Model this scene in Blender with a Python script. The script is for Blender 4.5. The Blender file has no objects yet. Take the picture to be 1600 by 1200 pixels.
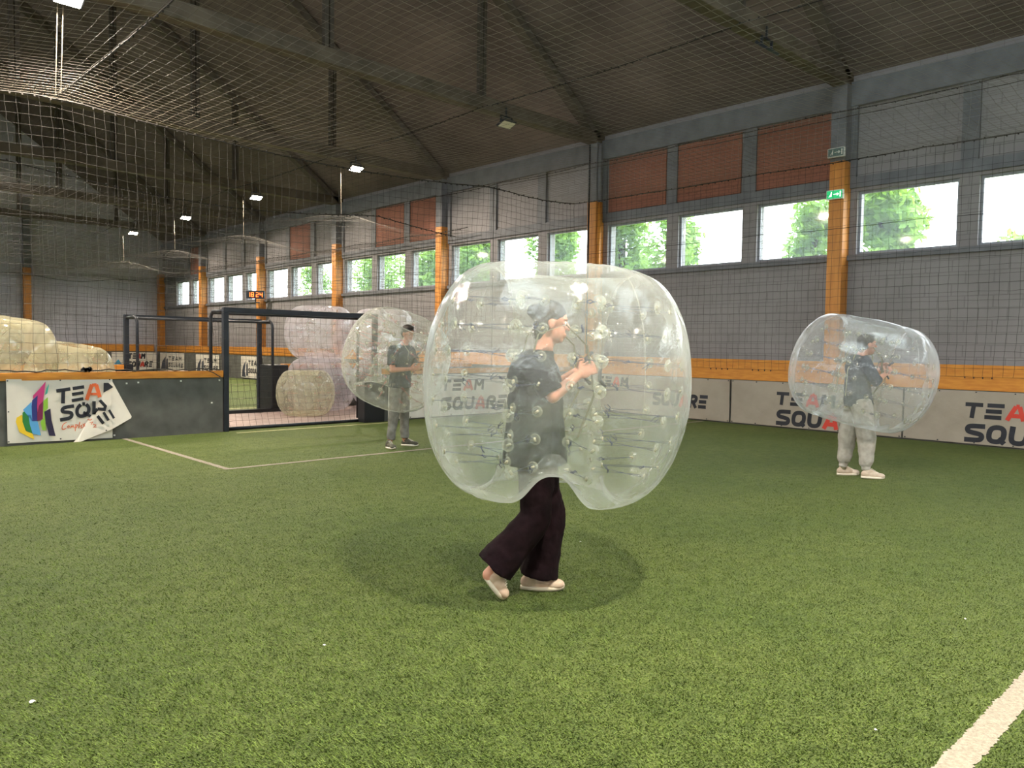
import bpy, bmesh, math, random
import numpy as np
from mathutils import Vector, Matrix, noise
random.seed(7); np.random.seed(7)
D=bpy.data; scn=bpy.context.scene; COL=scn.collection
R_=math.radians

# ------------------------------------------------------------------ camera
F=1207.0; CH=1.5
a1=Vector((-1150,75,-F)).normalized(); a2=Vector((1270,40,-F)).normalized()
a3=a2.cross(a1).normalized()*1.0
a3=a2.cross(a1).normalized(); a2=a1.cross(a3).normalized()
CR=Matrix((a2,a1,a3))                      # camera -> world rotation
CAM=Vector((0,0,CH))
cd=D.cameras.new('camera'); cam=D.objects.new('camera',cd); COL.objects.link(cam)
cam.matrix_world=Matrix.Translation(CAM)@CR.to_4x4()
cd.sensor_width=36; cd.lens=F*36/1600; cd.clip_start=.05; cd.clip_end=200
scn.camera=cam
def HIT(px,py,ax,v):
    r=CR@Vector((px-800,600-py,-F)); t=(v-CAM[ax])/r[ax]; return CAM+r*t
VR=CR@Vector((1,0,0)); VR.z=0; VR.normalize()         # to the right of the view
VF=Vector((-VR.y,VR.x,0))                             # into the view

# ------------------------------------------------------------------ world, exposure
scn.view_settings.view_transform='Standard'; scn.view_settings.look='None'
scn.view_settings.exposure=0.85; scn.view_settings.gamma=1; scn.view_settings.use_curve_mapping=False
W=D.worlds.new('sky'); scn.world=W; W.use_nodes=True
wb=W.node_tree.nodes['Background']; wb.inputs[0].default_value=(.9,.96,1,1); wb.inputs[1].default_value=5.5
scn.cycles.transparent_max_bounces=40
scn.cycles.max_bounces=10; scn.cycles.diffuse_bounces=5

# ------------------------------------------------------------------ materials
def lin(c):
    def g(x): x/=255.; return x/12.92 if x<=.04045 else ((x+.055)/1.055)**2.4
    return (g(c[0]),g(c[1]),g(c[2]),1)
MATS={}
def mat(name,c,rough=.7,c2=None,scale=4,stretch=(1,1,1),bump=0,bscale=None,metal=0,spec=.4,detail=5,sheen=0,lo=.35,hi=.65):
    if name in MATS: return MATS[name]
    m=D.materials.new(name); m.use_nodes=True; n=m.node_tree.nodes; l=m.node_tree.links
    b=n['Principled BSDF']; b.inputs['Base Color'].default_value=lin(c); b.inputs['Roughness'].default_value=rough
    b.inputs['Metallic'].default_value=metal; b.inputs['Specular IOR Level'].default_value=spec
    if sheen: b.inputs['Sheen Weight'].default_value=sheen
    tc=n.new('ShaderNodeTexCoord'); mp=n.new('ShaderNodeMapping'); mp.inputs['Scale'].default_value=stretch
    l.new(tc.outputs['Object'],mp.inputs[0])
    if c2:
        no=n.new('ShaderNodeTexNoise'); no.inputs['Scale'].default_value=scale; no.inputs['Detail'].default_value=detail
        cr=n.new('ShaderNodeValToRGB'); cr.color_ramp.elements[0].color=lin(c2); cr.color_ramp.elements[1].color=lin(c)
        cr.color_ramp.elements[0].position=lo; cr.color_ramp.elements[1].position=hi
        l.new(mp.outputs[0],no.inputs['Vector']); l.new(no.outputs[0],cr.inputs[0]); l.new(cr.outputs[0],b.inputs['Base Color'])
    if bump:
        nb=n.new('ShaderNodeTexNoise'); nb.inputs['Scale'].default_value=bscale or scale*3; nb.inputs['Detail'].default_value=4
        bp=n.new('ShaderNodeBump'); bp.inputs['Strength'].default_value=1; bp.inputs['Distance'].default_value=bump
        l.new(mp.outputs[0],nb.inputs['Vector']); l.new(nb.outputs[0],bp.inputs['Height']); l.new(bp.outputs[0],b.inputs['Normal'])
    MATS[name]=m; return m
def emis(name,c,s):
    m=D.materials.new(name); m.use_nodes=True; n=m.node_tree.nodes; l=m.node_tree.links
    b=n['Principled BSDF']; b.inputs['Base Color'].default_value=lin(c)
    b.inputs['Emission Color'].default_value=lin(c); b.inputs['Emission Strength'].default_value=s
    MATS[name]=m; return m
def brick(name,c,c2,mortar,bw,bh,msize=.02,axes='yz',bump=.004,noise_amt=.25,rough=.85,nscale=1.2):
    m=D.materials.new(name); m.use_nodes=True; n=m.node_tree.nodes; l=m.node_tree.links; b=n['Principled BSDF']
    b.inputs['Roughness'].default_value=rough
    g=n.new('ShaderNodeNewGeometry'); sx=n.new('ShaderNodeSeparateXYZ'); cx=n.new('ShaderNodeCombineXYZ')
    l.new(g.outputs['Position'],sx.inputs[0])
    idx={'x':0,'y':1,'z':2}
    l.new(sx.outputs[idx[axes[0]]],cx.inputs[0]); l.new(sx.outputs[idx[axes[1]]],cx.inputs[1])
    bt=n.new('ShaderNodeTexBrick'); bt.inputs['Color1'].default_value=lin(c); bt.inputs['Color2'].default_value=lin(c2)
    bt.inputs['Mortar'].default_value=lin(mortar); bt.inputs['Scale'].default_value=1; bt.inputs['Brick Width'].default_value=bw
    bt.inputs['Row Height'].default_value=bh; bt.inputs['Mortar Size'].default_value=msize*bh; bt.inputs['Mortar Smooth'].default_value=.3
    l.new(cx.outputs[0],bt.inputs['Vector'])
    no=n.new('ShaderNodeTexNoise'); no.inputs['Scale'].default_value=nscale; no.inputs['Detail'].default_value=6
    l.new(g.outputs['Position'],no.inputs['Vector'])
    mr=n.new('ShaderNodeMapRange'); mr.inputs[1].default_value=.3; mr.inputs[2].default_value=.7
    mr.inputs[3].default_value=1-noise_amt; mr.inputs[4].default_value=1+noise_amt
    l.new(no.outputs[0],mr.inputs[0])
    vm=n.new('ShaderNodeVectorMath'); vm.operation='SCALE'; l.new(bt.outputs[0],vm.inputs[0]); l.new(mr.outputs[0],vm.inputs['Scale'])
    l.new(vm.outputs[0],b.inputs['Base Color'])
    bp=n.new('ShaderNodeBump'); bp.inputs['Distance'].default_value=bump; bp.invert=True
    l.new(bt.outputs['Fac'],bp.inputs['Height']); l.new(bp.outputs[0],b.inputs['Normal'])
    MATS[name]=m; return m

def turf_mat():
    m=D.materials.new('turf'); m.use_nodes=True; n=m.node_tree.nodes; l=m.node_tree.links; b=n['Principled BSDF']
    b.inputs['Roughness'].default_value=.75; b.inputs['Specular IOR Level'].default_value=.25
    tc=n.new('ShaderNodeTexCoord')
    def nz(scale,st=(1,1,1),det=6,rot=0,dist=0):
        mp=n.new('ShaderNodeMapping'); mp.inputs['Scale'].default_value=st; mp.inputs['Rotation'].default_value=(0,0,rot)
        l.new(tc.outputs['Object'],mp.inputs[0]); o=n.new('ShaderNodeTexNoise'); o.inputs['Scale'].default_value=scale
        o.inputs['Detail'].default_value=det; o.inputs['Distortion'].default_value=dist; l.new(mp.outputs[0],o.inputs['Vector']); return o
    A=nz(70,(1,1.9,1),7,R_(40),.4); Bn=nz(260,(1,2.6,1),3,R_(30)); Cn=nz(.7,(1,1,1),4); En=nz(9,(1,1,1),4,0,.5)
    def mix(a,b_,f,op='MIX'):
        x=n.new('ShaderNodeMix'); x.data_type='RGBA'; x.blend_type=op
        if isinstance(f,float): x.inputs[0].default_value=f
        else: l.new(f,x.inputs[0])
        for i,v in ((6,a),(7,b_)):
            if isinstance(v,tuple): x.inputs[i].default_value=v
            else: l.new(v,x.inputs[i])
        return x.outputs[2]
    def ramp(o,p0,p1,c0,c1):
        r=n.new('ShaderNodeValToRGB'); e=r.color_ramp.elements; e[0].position=p0; e[1].position=p1; e[0].color=c0; e[1].color=c1
        l.new(o.outputs[0],r.inputs[0]); return r.outputs[0]
    c=ramp(A,.36,.66,lin((66,82,32)),lin((122,138,74)))
    c=mix(c,ramp(Bn,.35,.7,(.5,.5,.5,1),(1.35,1.35,1.3,1)),.7,'MULTIPLY')
    c=mix(c,ramp(Cn,.35,.65,(.86,.9,.84,1),(1.1,1.06,1.06,1)),1.0,'MULTIPLY')
    c=mix(c,ramp(En,.35,.65,(.86,.88,.86,1),(1.12,1.1,1.1,1)),1.0,'MULTIPLY')
    l.new(c,b.inputs['Base Color'])
    ad=n.new('ShaderNodeMath'); ad.operation='ADD'; l.new(A.outputs[0],ad.inputs[0]); l.new(Bn.outputs[0],ad.inputs[1])
    bp=n.new('ShaderNodeBump'); bp.inputs['Distance'].default_value=.011; bp.inputs['Strength'].default_value=1
    l.new(ad.outputs[0],bp.inputs['Height']); l.new(bp.outputs[0],b.inputs['Normal'])
    MATS['turf']=m; return m
def pvc_mat(name,milk,milkc,rimk=.5,rough=.035,tint=(.99,.995,.985),wr=.004):
    m=D.materials.new(name); m.use_nodes=True; n=m.node_tree.nodes; l=m.node_tree.links
    n.remove(n['Principled BSDF']); out=n['Material Output']
    tr=n.new('ShaderNodeBsdfTransparent'); tr.inputs[0].default_value=(*tint,1)
    gl=n.new('ShaderNodeBsdfGlossy'); gl.inputs['Roughness'].default_value=rough
    df=n.new('ShaderNodeBsdfDiffuse'); df.inputs[0].default_value=lin(milkc)
    tl=n.new('ShaderNodeBsdfTranslucent'); tl.inputs[0].default_value=lin(milkc)
    mk=n.new('ShaderNodeMixShader'); mk.inputs[0].default_value=.45; l.new(df.outputs[0],mk.inputs[1]); l.new(tl.outputs[0],mk.inputs[2])
    tc=n.new('ShaderNodeTexCoord')
    no=n.new('ShaderNodeTexNoise'); no.inputs['Scale'].default_value=2.2; no.inputs['Detail'].default_value=3; no.inputs['Distortion'].default_value=1.2
    l.new(tc.outputs['Object'],no.inputs['Vector'])
    n2=n.new('ShaderNodeTexNoise'); n2.inputs['Scale'].default_value=7; n2.inputs['Detail'].default_value=6; n2.inputs['Distortion'].default_value=2.5
    l.new(tc.outputs['Object'],n2.inputs['Vector'])
    bp=n.new('ShaderNodeBump'); bp.inputs['Distance'].default_value=wr*4; l.new(no.outputs[0],bp.inputs['Height'])
    bp2=n.new('ShaderNodeBump'); bp2.inputs['Distance'].default_value=wr; l.new(n2.outputs[0],bp2.inputs['Height']); l.new(bp.outputs[0],bp2.inputs['Normal'])
    l.new(bp2.outputs[0],gl.inputs['Normal'])
    lw=n.new('ShaderNodeLayerWeight'); lw.inputs['Blend'].default_value=.5
    pw=n.new('ShaderNodeMath'); pw.operation='POWER'; pw.inputs[1].default_value=3.0; l.new(lw.outputs['Facing'],pw.inputs[0])
    ml=n.new('ShaderNodeMath'); ml.operation='MULTIPLY_ADD'; ml.inputs[1].default_value=rimk; ml.inputs[2].default_value=milk
    l.new(pw.outputs[0],ml.inputs[0])
    nm=n.new('ShaderNodeMapRange'); nm.inputs[1].default_value=.3; nm.inputs[2].default_value=.7; nm.inputs[3].default_value=.6; nm.inputs[4].default_value=1.4
    l.new(no.outputs[0],nm.inputs[0]); m2=n.new('ShaderNodeMath'); m2.operation='MULTIPLY'; m2.use_clamp=True
    l.new(ml.outputs[0],m2.inputs[0]); l.new(nm.outputs[0],m2.inputs[1])
    x1=n.new('ShaderNodeMixShader'); l.new(m2.outputs[0],x1.inputs[0]); l.new(tr.outputs[0],x1.inputs[1]); l.new(mk.outputs[0],x1.inputs[2])
    l3=n.new('ShaderNodeLayerWeight'); l3.inputs['Blend'].default_value=.5; l.new(bp2.outputs[0],l3.inputs['Normal'])
    p5=n.new('ShaderNodeMath'); p5.operation='POWER'; p5.inputs[1].default_value=5.0; l.new(l3.outputs['Facing'],p5.inputs[0])
    fr=n.new('ShaderNodeMath'); fr.operation='MULTIPLY_ADD'; fr.inputs[1].default_value=.55; fr.inputs[2].default_value=.045; l.new(p5.outputs[0],fr.inputs[0])
    x2=n.new('ShaderNodeMixShader'); l.new(fr.outputs[0],x2.inputs[0]); l.new(x1.outputs[0],x2.inputs[1]); l.new(gl.outputs[0],x2.inputs[2])
    l.new(x2.outputs[0],out.inputs[0]); MATS[name]=m; return m
def glass_mat(name,veil,c=(225,240,240)):
    m=D.materials.new(name); m.use_nodes=True; n=m.node_tree.nodes; l=m.node_tree.links
    n.remove(n['Principled BSDF']); out=n['Material Output']
    tr=n.new('ShaderNodeBsdfTransparent'); tr.inputs[0].default_value=(.97,.98,.98,1)
    tl=n.new('ShaderNodeBsdfTranslucent'); tl.inputs[0].default_value=lin(c)
    gl=n.new('ShaderNodeBsdfGlossy'); gl.inputs['Roughness'].default_value=.05
    x1=n.new('ShaderNodeMixShader'); x1.inputs[0].default_value=veil; l.new(tr.outputs[0],x1.inputs[1]); l.new(tl.outputs[0],x1.inputs[2])
    x2=n.new('ShaderNodeMixShader'); x2.inputs[0].default_value=.012; l.new(x1.outputs[0],x2.inputs[1]); l.new(gl.outputs[0],x2.inputs[2])
    l.new(x2.outputs[0],out.inputs[0]); MATS[name]=m; return m

TURF=turf_mat()
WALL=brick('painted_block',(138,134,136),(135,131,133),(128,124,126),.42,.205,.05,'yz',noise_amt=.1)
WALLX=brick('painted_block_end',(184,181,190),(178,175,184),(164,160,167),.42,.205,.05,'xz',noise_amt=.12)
OBRICK=brick('orange_brick',(148,96,78),(142,91,74),(122,84,72),.22,.07,.08,'yz',.003,.12)
ROOF=brick('wood_wool_roof',(108,95,90),(102,90,85),(84,74,70),2.6,.115,.07,'yx',.006,.35,.9,.55)
CONC=mat('concrete_beam',(98,88,76),.85,(76,68,58),2.5,bump=.003,bscale=14)
CONCD=mat('dark_beam',(80,73,65),.85,(62,56,50),3)
CONCR=mat('rafter_concrete',(94,86,77),.85,(80,73,65),3)
GREYP=mat('grey_paint',(116,117,122),.7,(100,101,106),3)
ORANGE=mat('orange_paint',(206,138,62),.45,(190,122,52),3,stretch=(4,4,.6))
OCAP=mat('orange_board',(206,138,52),.5,(190,120,42),5,stretch=(1,1,6))
PANEL=mat('grey_board',(98,97,92),.8,(80,79,75),3.5,bump=.001,bscale=60,detail=8)
BLACK=mat('black_metal',(36,41,50),.45,(28,32,40),6)
BLACKP=mat('black_pad',(24,25,30),.5,(19,20,24),3,bump=.003,bscale=8)
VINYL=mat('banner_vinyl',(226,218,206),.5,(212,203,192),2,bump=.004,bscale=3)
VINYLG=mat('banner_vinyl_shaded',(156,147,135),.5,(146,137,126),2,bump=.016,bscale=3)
INK=mat('ink_navy',(34,36,46),.5); REDINK=mat('ink_red',(196,62,50),.5); ORINK=mat('ink_orange',(226,106,60),.5)
NETM=mat('net_dark',(44,41,38),.7); NETW=mat('net_pale',(108,100,88),.7); NETB=mat('net_window_lit',(150,148,146),.6); NETF=mat('net_far',(62,58,52),.8); ROPEM=mat('rope_black',(30,28,28),.8,(50,46,42),60)
LINEM=mat('turf_white',(148,140,124),.85,(128,120,106),60,bump=.01,bscale=140)
LINEY=mat('turf_pale',(214,210,160),.85,(190,186,136),60)
PINK=mat('pink_floor',(176,156,150),.8,(160,140,134),6)
GREYF=mat('goal_frame_grey',(58,64,74),.4,(48,54,64),5)
SILV=mat('lamp_housing',(60,62,66),.4,metal=.6); WHT=mat('white_plastic',(225,225,220),.5)
LEAF=mat('leaf',(122,156,58),.6,(76,116,52),1.5); BARK=mat('bark',(90,74,58),.9,(66,54,42),8,bump=.01)
FRAME=mat('window_frame',(150,152,158),.5,(130,132,140),4)
GLASS=glass_mat('window_glass',.035)
LAMP=emis('lamp_on',(255,236,205),60); LAMPOFF=mat('lamp_lens_off',(214,208,190),.3)
EXITG=emis('exit_green',(24,150,90),.8); EXITW=emis('exit_white',(235,255,240),1.2); LED=emis('led_orange',(255,110,40),3)
def lf():
    n=LEAF.node_tree.nodes; l=LEAF.node_tree.links; b=n['Principled BSDF']; out=n['Material Output']
    t=n.new('ShaderNodeBsdfTranslucent'); t.inputs[0].default_value=lin((160,194,80)); x=n.new('ShaderNodeMixShader'); x.inputs[0].default_value=.4
    l.new(b.outputs[0],x.inputs[1]); l.new(t.outputs[0],x.inputs[2]); l.new(x.outputs[0],out.inputs[0])
lf()

# ------------------------------------------------------------------ helpers
def tag(o,label=None,cat=None,group=None,kind=None):
    if label: o['label']=label
    if cat: o['category']=cat
    if group: o['group']=group
    if kind: o['kind']=kind
    return o
def link(name,me,m,parent=None,smooth=False):
    if m:
        me.materials.clear()
        for mm in (m if isinstance(m,(list,tuple)) else [m]): me.materials.append(mm)
    o=D.objects.new(name,me); COL.objects.link(o)
    if parent: o.parent=parent
    if smooth: me.polygons.foreach_set('use_smooth',[True]*len(me.polygons))
    return o
def obj(name,bm,m,parent=None,smooth=False,bevel=0):
    me=D.meshes.new(name); bm.normal_update(); bm.to_mesh(me); bm.free()
    o=link(name,me,m,parent,smooth)
    if bevel:
        b=o.modifiers.new('b','BEVEL'); b.width=bevel; b.segments=2; b.limit_method='ANGLE'
    return o
def empty(name,loc,rz=0,label=None,cat=None,group=None):
    o=D.objects.new(name,None); COL.objects.link(o); o.location=loc; o.rotation_euler=(0,0,rz); o.empty_display_size=.2
    return tag(o,label,cat,group)
def copy_tree(o,parent=None):
    c=o.copy(); COL.objects.link(c); c.parent=parent
    for ch in list(o.children): copy_tree(ch,c)
    return c
def BM(): return bmesh.new()
def box(bm,a,b):
    vs=[bm.verts.new((x,y,z)) for x in (a[0],b[0]) for y in (a[1],b[1]) for z in (a[2],b[2])]
    for f in ((0,1,3,2),(4,6,7,5),(0,4,5,1),(2,3,7,6),(0,2,6,4),(1,5,7,3)): bm.faces.new([vs[i] for i in f])
    bmesh.ops.recalc_face_normals(bm,faces=bm.faces[-6:]) if False else None
    return vs
def obox(bm,c,half,rot=None):
    M=Matrix.Translation(c)@((rot or Matrix.Identity(3)).to_4x4())
    vs=[bm.verts.new(M@Vector((x*half[0],y*half[1],z*half[2]))) for x in (-1,1) for y in (-1,1) for z in (-1,1)]
    for f in ((0,1,3,2),(4,6,7,5),(0,4,5,1),(2,3,7,6),(0,2,6,4),(1,5,7,3)): bm.faces.new([vs[i] for i in f])
def tube(bm,pts,r,n=8,closed=False,cap=True):
    pts=[Vector(p) for p in pts]; rs=r if isinstance(r,(list,tuple)) else [r]*len(pts); rings=[]; N=len(pts)
    prev=None
    for i,p in enumerate(pts):
        if closed: t=(pts[(i+1)%N]-pts[i-1]).normalized()
        else: t=(pts[min(i+1,N-1)]-pts[max(i-1,0)]).normalized()
        if prev is None:
            u=t.orthogonal().normalized()
        else:
            u=(prev-t*prev.dot(t))
            u=u.normalized() if u.length>1e-6 else t.orthogonal().normalized()
        prev=u; v=t.cross(u)
        rings.append([bm.verts.new(p+(u*math.cos(a)+v*math.sin(a))*rs[i]) for a in [2*math.pi*k/n for k in range(n)]])
    for i in range(N if closed else N-1):
        A=rings[i]; B=rings[(i+1)%N]
        for k in range(n): bm.faces.new((A[k],A[(k+1)%n],B[(k+1)%n],B[k]))
    if cap and not closed:
        bm.faces.new(rings[0][::-1]); bm.faces.new(rings[-1])
def fast_mesh(name,V,Fq,m,parent=None,smooth=False,mi=None):
    V=np.asarray(V,dtype=np.float32); Fq=np.asarray(Fq,dtype=np.int32); k=Fq.shape[1]
    me=D.meshes.new(name); me.vertices.add(len(V)); me.vertices.foreach_set('co',V.ravel())
    me.loops.add(Fq.size); me.loops.foreach_set('vertex_index',Fq.ravel())
    me.polygons.add(len(Fq)); me.polygons.foreach_set('loop_start',np.arange(0,Fq.size,k,dtype=np.int32))
    me.polygons.foreach_set('loop_total',np.full(len(Fq),k,dtype=np.int32))
    me.update(calc_edges=True)
    return link(name,me,m,parent,smooth)

# ------------------------------------------------------------------ the hall
XW=14.45; XB=14.12; PITCH=5.89; Y0=6.31; YE=41.3; YB=-11.36; XL=-7.4; RX=3.53; ZR=6.55; SL=.72
def zroof(x): return ZR+SL*((XW-RX)-abs(x-RX))
cols=[Y0+PITCH*k for k in range(-3,7)]
# floor pieces
bm=BM(); box(bm,(XL,YB,-.2),(XW,12.9,0)); o=obj('floor',bm,TURF); tag(o,kind='structure',label='green artificial turf floor of the near pitch')
bm=BM(); box(bm,(XL,12.9,-.2),(XW,16.5,-.004)); tag(obj('floor',bm,PINK),kind='structure')
bm=BM(); box(bm,(XL,16.5,-.2),(XW,YE,0)); tag(obj('floor',bm,TURF),kind='structure')

Z0,Z1=3.29,4.44
def wins(yc): return [(yc+a*1.0105-.06,yc+b*1.0105-.06) for a,b in ((.2,1.78),(2.1,3.65),(3.95,5.62))]
allw=[]
for yc in cols[:-1]: allw+=wins(yc)
allw=[w for w in allw if w[0]>YB+.1 and w[1]<YE]
def side_wall(name,x0,x1,m):
    bm=BM(); box(bm,(x0,YB,0),(x1,YE,Z0)); box(bm,(x0,YB,Z1),(x1,YE,ZR+.1))
    y=YB
    for a,b in allw+[(YE,YE)]:
        if a-y>.01: box(bm,(x0,y,Z0),(x1,a,Z1))
        y=b
    return tag(obj(name,bm,m),kind='structure')
wr=side_wall('wall_right',XW,XW+.3,WALL); wl=side_wall('wall_left',XL-.3,XL,WALL)
# eaves beam, sill and lintel trims on right wall
bm=BM(); box(bm,(XW-.1,YB,5.98),(XW,YE,6.42)); tag(obj('trim_1',bm,GREYP),kind='structure')
bm=BM(); box(bm,(XW-.05,YB,4.5),(XW,YE,4.7)); tag(obj('trim_2',bm,GREYP),kind='structure')
bm=BM(); box(bm,(XW-.07,YB,3.18),(XW,YE,3.27)); tag(obj('trim_3',bm,GREYP),kind='structure')
k=4
for a,b in zip(allw[:-1],allw[1:]):
    if b[0]-a[1]<.6 and a[1]>2:
        bm=BM(); box(bm,(XW-.06,a[1]+.02,4.7),(XW,b[0]-.02,5.98)); tag(obj('trim_%d'%k,bm,GREYP),kind='structure'); k+=1
# orange brick infill panels
for y0,y1 in ((6.53,8.12),(8.42,9.98),(10.27,11.9),(18.35,19.95),(20.2,21.9),(26.1,27.7),(35.9,37.5)):
    bm=BM(); box(bm,(XW-.03,y0,4.72),(XW,y1,5.96)); tag(obj('wall_panel',bm,OBRICK,wr))
# windows
wn=1
for i,(a,b) in enumerate(allw):
    for side in (0,1):
        if side==1 and False: continue
        xx=XW+.1 if side==0 else XL-.1
        w=empty('window_%d'%wn,(xx,(a+b)/2,(Z0+Z1)/2)); w['kind']='structure'; wn+=1
        hw=(b-a)/2; hh=(Z1-Z0)/2; bm=BM(); t=.045
        box(bm,(-.03,-hw,-hh),(.03,hw,-hh+t)); box(bm,(-.03,-hw,hh-t),(.03,hw,hh))
        box(bm,(-.03,-hw,-hh+t),(.03,-hw+t,hh-t)); box(bm,(-.03,hw-t,-hh+t),(.03,hw,hh-t))
        obj('window_frame',bm,FRAME,w)
        bm=BM(); box(bm,(-.004,-hw+t,-hh+t),(.004,hw-t,hh-t)); obj('pane',bm,GLASS,w)
# end walls
def endwall(name,y0,y1):
    bm=BM(); pts=[(XL,0),(XW,0),(XW,ZR),(RX,zroof(RX)),(XL,ZR)]
    f=[bm.verts.new((x,y0,z)) for x,z in pts]; g=[bm.verts.new((x,y1,z)) for x,z in pts]
    bm.faces.new(f); bm.faces.new(g[::-1])
    for i in range(5): bm.faces.new((f[i],g[i],g[(i+1)%5],f[(i+1)%5]))
    return tag(obj(name,bm,WALLX),kind='structure')
endwall('wall_end',YE,YE+.3); endwall('wall_back',YB-.3,YB)
added_skylights=[(-4.6,-1.2,-4.,6.),(4.8,11.5,-10.8,-1.2)]  # unseen roof openings added to let in soft overhead sky light
bm=BM()
def slab(x0,x1,y0,y1):
    v=[bm.verts.new(p) for p in ((x0,y0,zroof(x0)),(x1,y0,zroof(x1)),(x1,y1,zroof(x1)),(x0,y1,zroof(x0)))]
    u=[bm.verts.new(q.co+Vector((0,0,.2))) for q in v]
    bm.faces.new(v); bm.faces.new(u[::-1])
    for i in range(4): bm.faces.new((v[i],u[i],u[(i+1)%4],v[(i+1)%4]))
for (lo_,hi_),(a,b,c,d) in zip(((XL-.3,RX),(RX,XW+.3)),added_skylights):
    slab(lo_,a,YB-.3,YE+.3); slab(b,hi_,YB-.3,YE+.3); slab(a,b,YB-.3,c); slab(a,b,d,YE+.3)
for s in ():
    xe=XW+.3 if s>0 else XL-.3
    v=[bm.verts.new(p) for p in ((RX,YB-.3,zroof(RX)),(xe,YB-.3,zroof(RX)-SL*abs(xe-RX)),(xe,YE+.3,zroof(RX)-SL*abs(xe-RX)),(RX,YE+.3,zroof(RX)))]
    u=[bm.verts.new(q.co+Vector((0,0,.2))) for q in v]
    bm.faces.new(v); bm.faces.new(u[::-1])
    for i in range(4): bm.faces.new((v[i],u[i],u[(i+1)%4],v[(i+1)%4]))
tag(obj('ceiling',bm,ROOF),kind='structure')
for a,b,c,d in added_skylights:
    w=empty('window_%d'%wn,((a+b)/2,(c+d)/2,zroof((a+b)/2)+.1)); w['kind']='structure'; wn+=1  # added skylight, numbered on after the wall windows
    o=Vector(w.location); bm=BM(); v=[bm.verts.new(Vector(p)-o+Vector((0,0,.1))) for p in ((a,c,zroof(a)),(b,c,zroof(b)),(b,d,zroof(b)),(a,d,zroof(a)))]; bm.faces.new(v)
    bmesh.ops.solidify(bm,geom=bm.faces[:],thickness=.02); obj('pane',bm,glass_mat('added_skylight_glass',.5) if 'added_skylight_glass' not in MATS else MATS['added_skylight_glass'],w)
    for y in np.arange(c,d+.1,1.97):
        bm=BM(); v=[]
        tube(bm,[Vector((a,y,zroof(a)))-o,Vector((b,y,zroof(b)))-o],.04,6); obj('added_skylight_bar',bm,GREYP,w)
# columns
def col_label(i,y):
    L={6.31:'orange column with grey top behind the right hand bubble player',12.2:'orange column carrying two vertical pipes above the central ball',
       18.09:'orange column just left of the central ball',23.98:'orange column above the paired bubble balls behind the goal',
       29.87:'orange column beside the small LED scoreboard',35.76:'slim orange column farthest but one along the window wall'}
    return L.get(round(y,2),'orange column of the window wall, near the camera')
def column(y):
    c=empty('column',(XB+.04,y,0),0,col_label(0,y),'column','columns along the window wall')
    bm=BM(); box(bm,(0,-.14,0),(XW-XB-.04,.14,4.98)); obj('orange_shaft',bm,ORANGE,c,bevel=.01)
    bm=BM(); box(bm,(0,-.14,4.98),(XW-XB-.04,.14,6.36)); obj('grey_head',bm,GREYP,c,bevel=.01)
    return c
for y in cols:
    if 0<y<41: column(y)
for x,lb in ((8.4,'orange column on the far end wall, above the piled balls'),):
    c=empty('column',(x,YE-.1,0),0,lb,'column'); bm=BM(); box(bm,(-.15,-.12,0),(.15,.1,4.8)); obj('orange_shaft',bm,ORANGE,c)
    bm=BM(); box(bm,(-.15,-.12,4.8),(.15,.1,8)); obj('grey_head',bm,GREYP,c)
c=empty('column',(XW-.16,YE-.17,0),0,'orange column in the far corner of the hall','column'); bm=BM(); box(bm,(-.13,-.16,0),(.15,.15,4.9)); obj('orange_shaft',bm,ORANGE,c)
# pipes by second column
for dx,r,lb in ((-.10,.045,'right hand vertical pipe on the column above the central ball'),(.13,.02,'thin dark vertical pipe on the face of the column above the central ball')):
    p=empty('pipe',(XB-.04 if r<.03 else XB+.1,12.2-.14-r if r>.03 else 12.2+.02,0),0,lb,'pipe')
    bm=BM(); tube(bm,[(0,0,1.35),(0,0,4.95)],r,12); obj('pipe_lower',bm,ORANGE if r>.03 else BLACK,p,True)
    bm=BM(); tube(bm,[(0,0,4.95),(0,0,6.3)],r,12); obj('pipe_upper',bm,GREYP if r>.03 else BLACK,p,True)
# roof trusses
names={24.0:0,.42:'roof truss behind the camera, nearest one',-5.47:'roof truss behind the camera, farthest back',23.98:'roof truss carrying the second lit floodlight of the right row',29.87:'roof truss carrying the third lit floodlight of the right row',35.76:'roof truss farthest from the camera, above the small banners',6.31:'roof truss nearest the camera, crossing the top right',12.2:'long roof truss ending above the two-pipe column',18.09:'roof truss carrying the nearest lit floodlight in the right row'}
def truss(y):
    t=empty('roof_truss',(RX,y,6.36),0,names.get(round(y,2),'roof truss of concrete with hangers, beyond the lit floodlights' if y>18 else 'roof truss behind the camera'),'truss','roof trusses')
    L=XW-RX
    bm=BM(); box(bm,(-L,-.13,-.02),(L,.13,.26)); obj('bottom_chord',bm,CONC,t,bevel=.015)
    for s in (-1,1):
        bm=BM(); zb=ZR-6.36; zt=zroof(RX)-6.36
        v=[]
        for yy in (-.13,.13):
            v.append([bm.verts.new(p) for p in ((s*L*.985,yy,zb-.15),(s*L*.985,yy,zb+.02),(0,yy,zt-.01),(0,yy,zt-.36))])
        bm.faces.new(v[0]); bm.faces.new(v[1][::-1])
        for i in range(4): bm.faces.new((v[0][i],v[1][i],v[1][(i+1)%4],v[0][(i+1)%4]))
        bmesh.ops.recalc_face_normals(bm,faces=bm.faces); obj('rafter',bm,CONCR,t)
    for k in (-2,-1,0,1,2):
        x=k*3.55; zt=zroof(RX+x)-6.36-.2
        for sx in (-.045,.045):
            pass
        bm=BM(); box(bm,(x-.09,-.05,.2),(x-.015,.05,zt)); box(bm,(x+.015,-.05,.2),(x+.09,.05,zt)); obj('hanger',bm,CONCD,t)
for y in cols[1:]:
    if y<YE-.2: truss(y)
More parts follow.
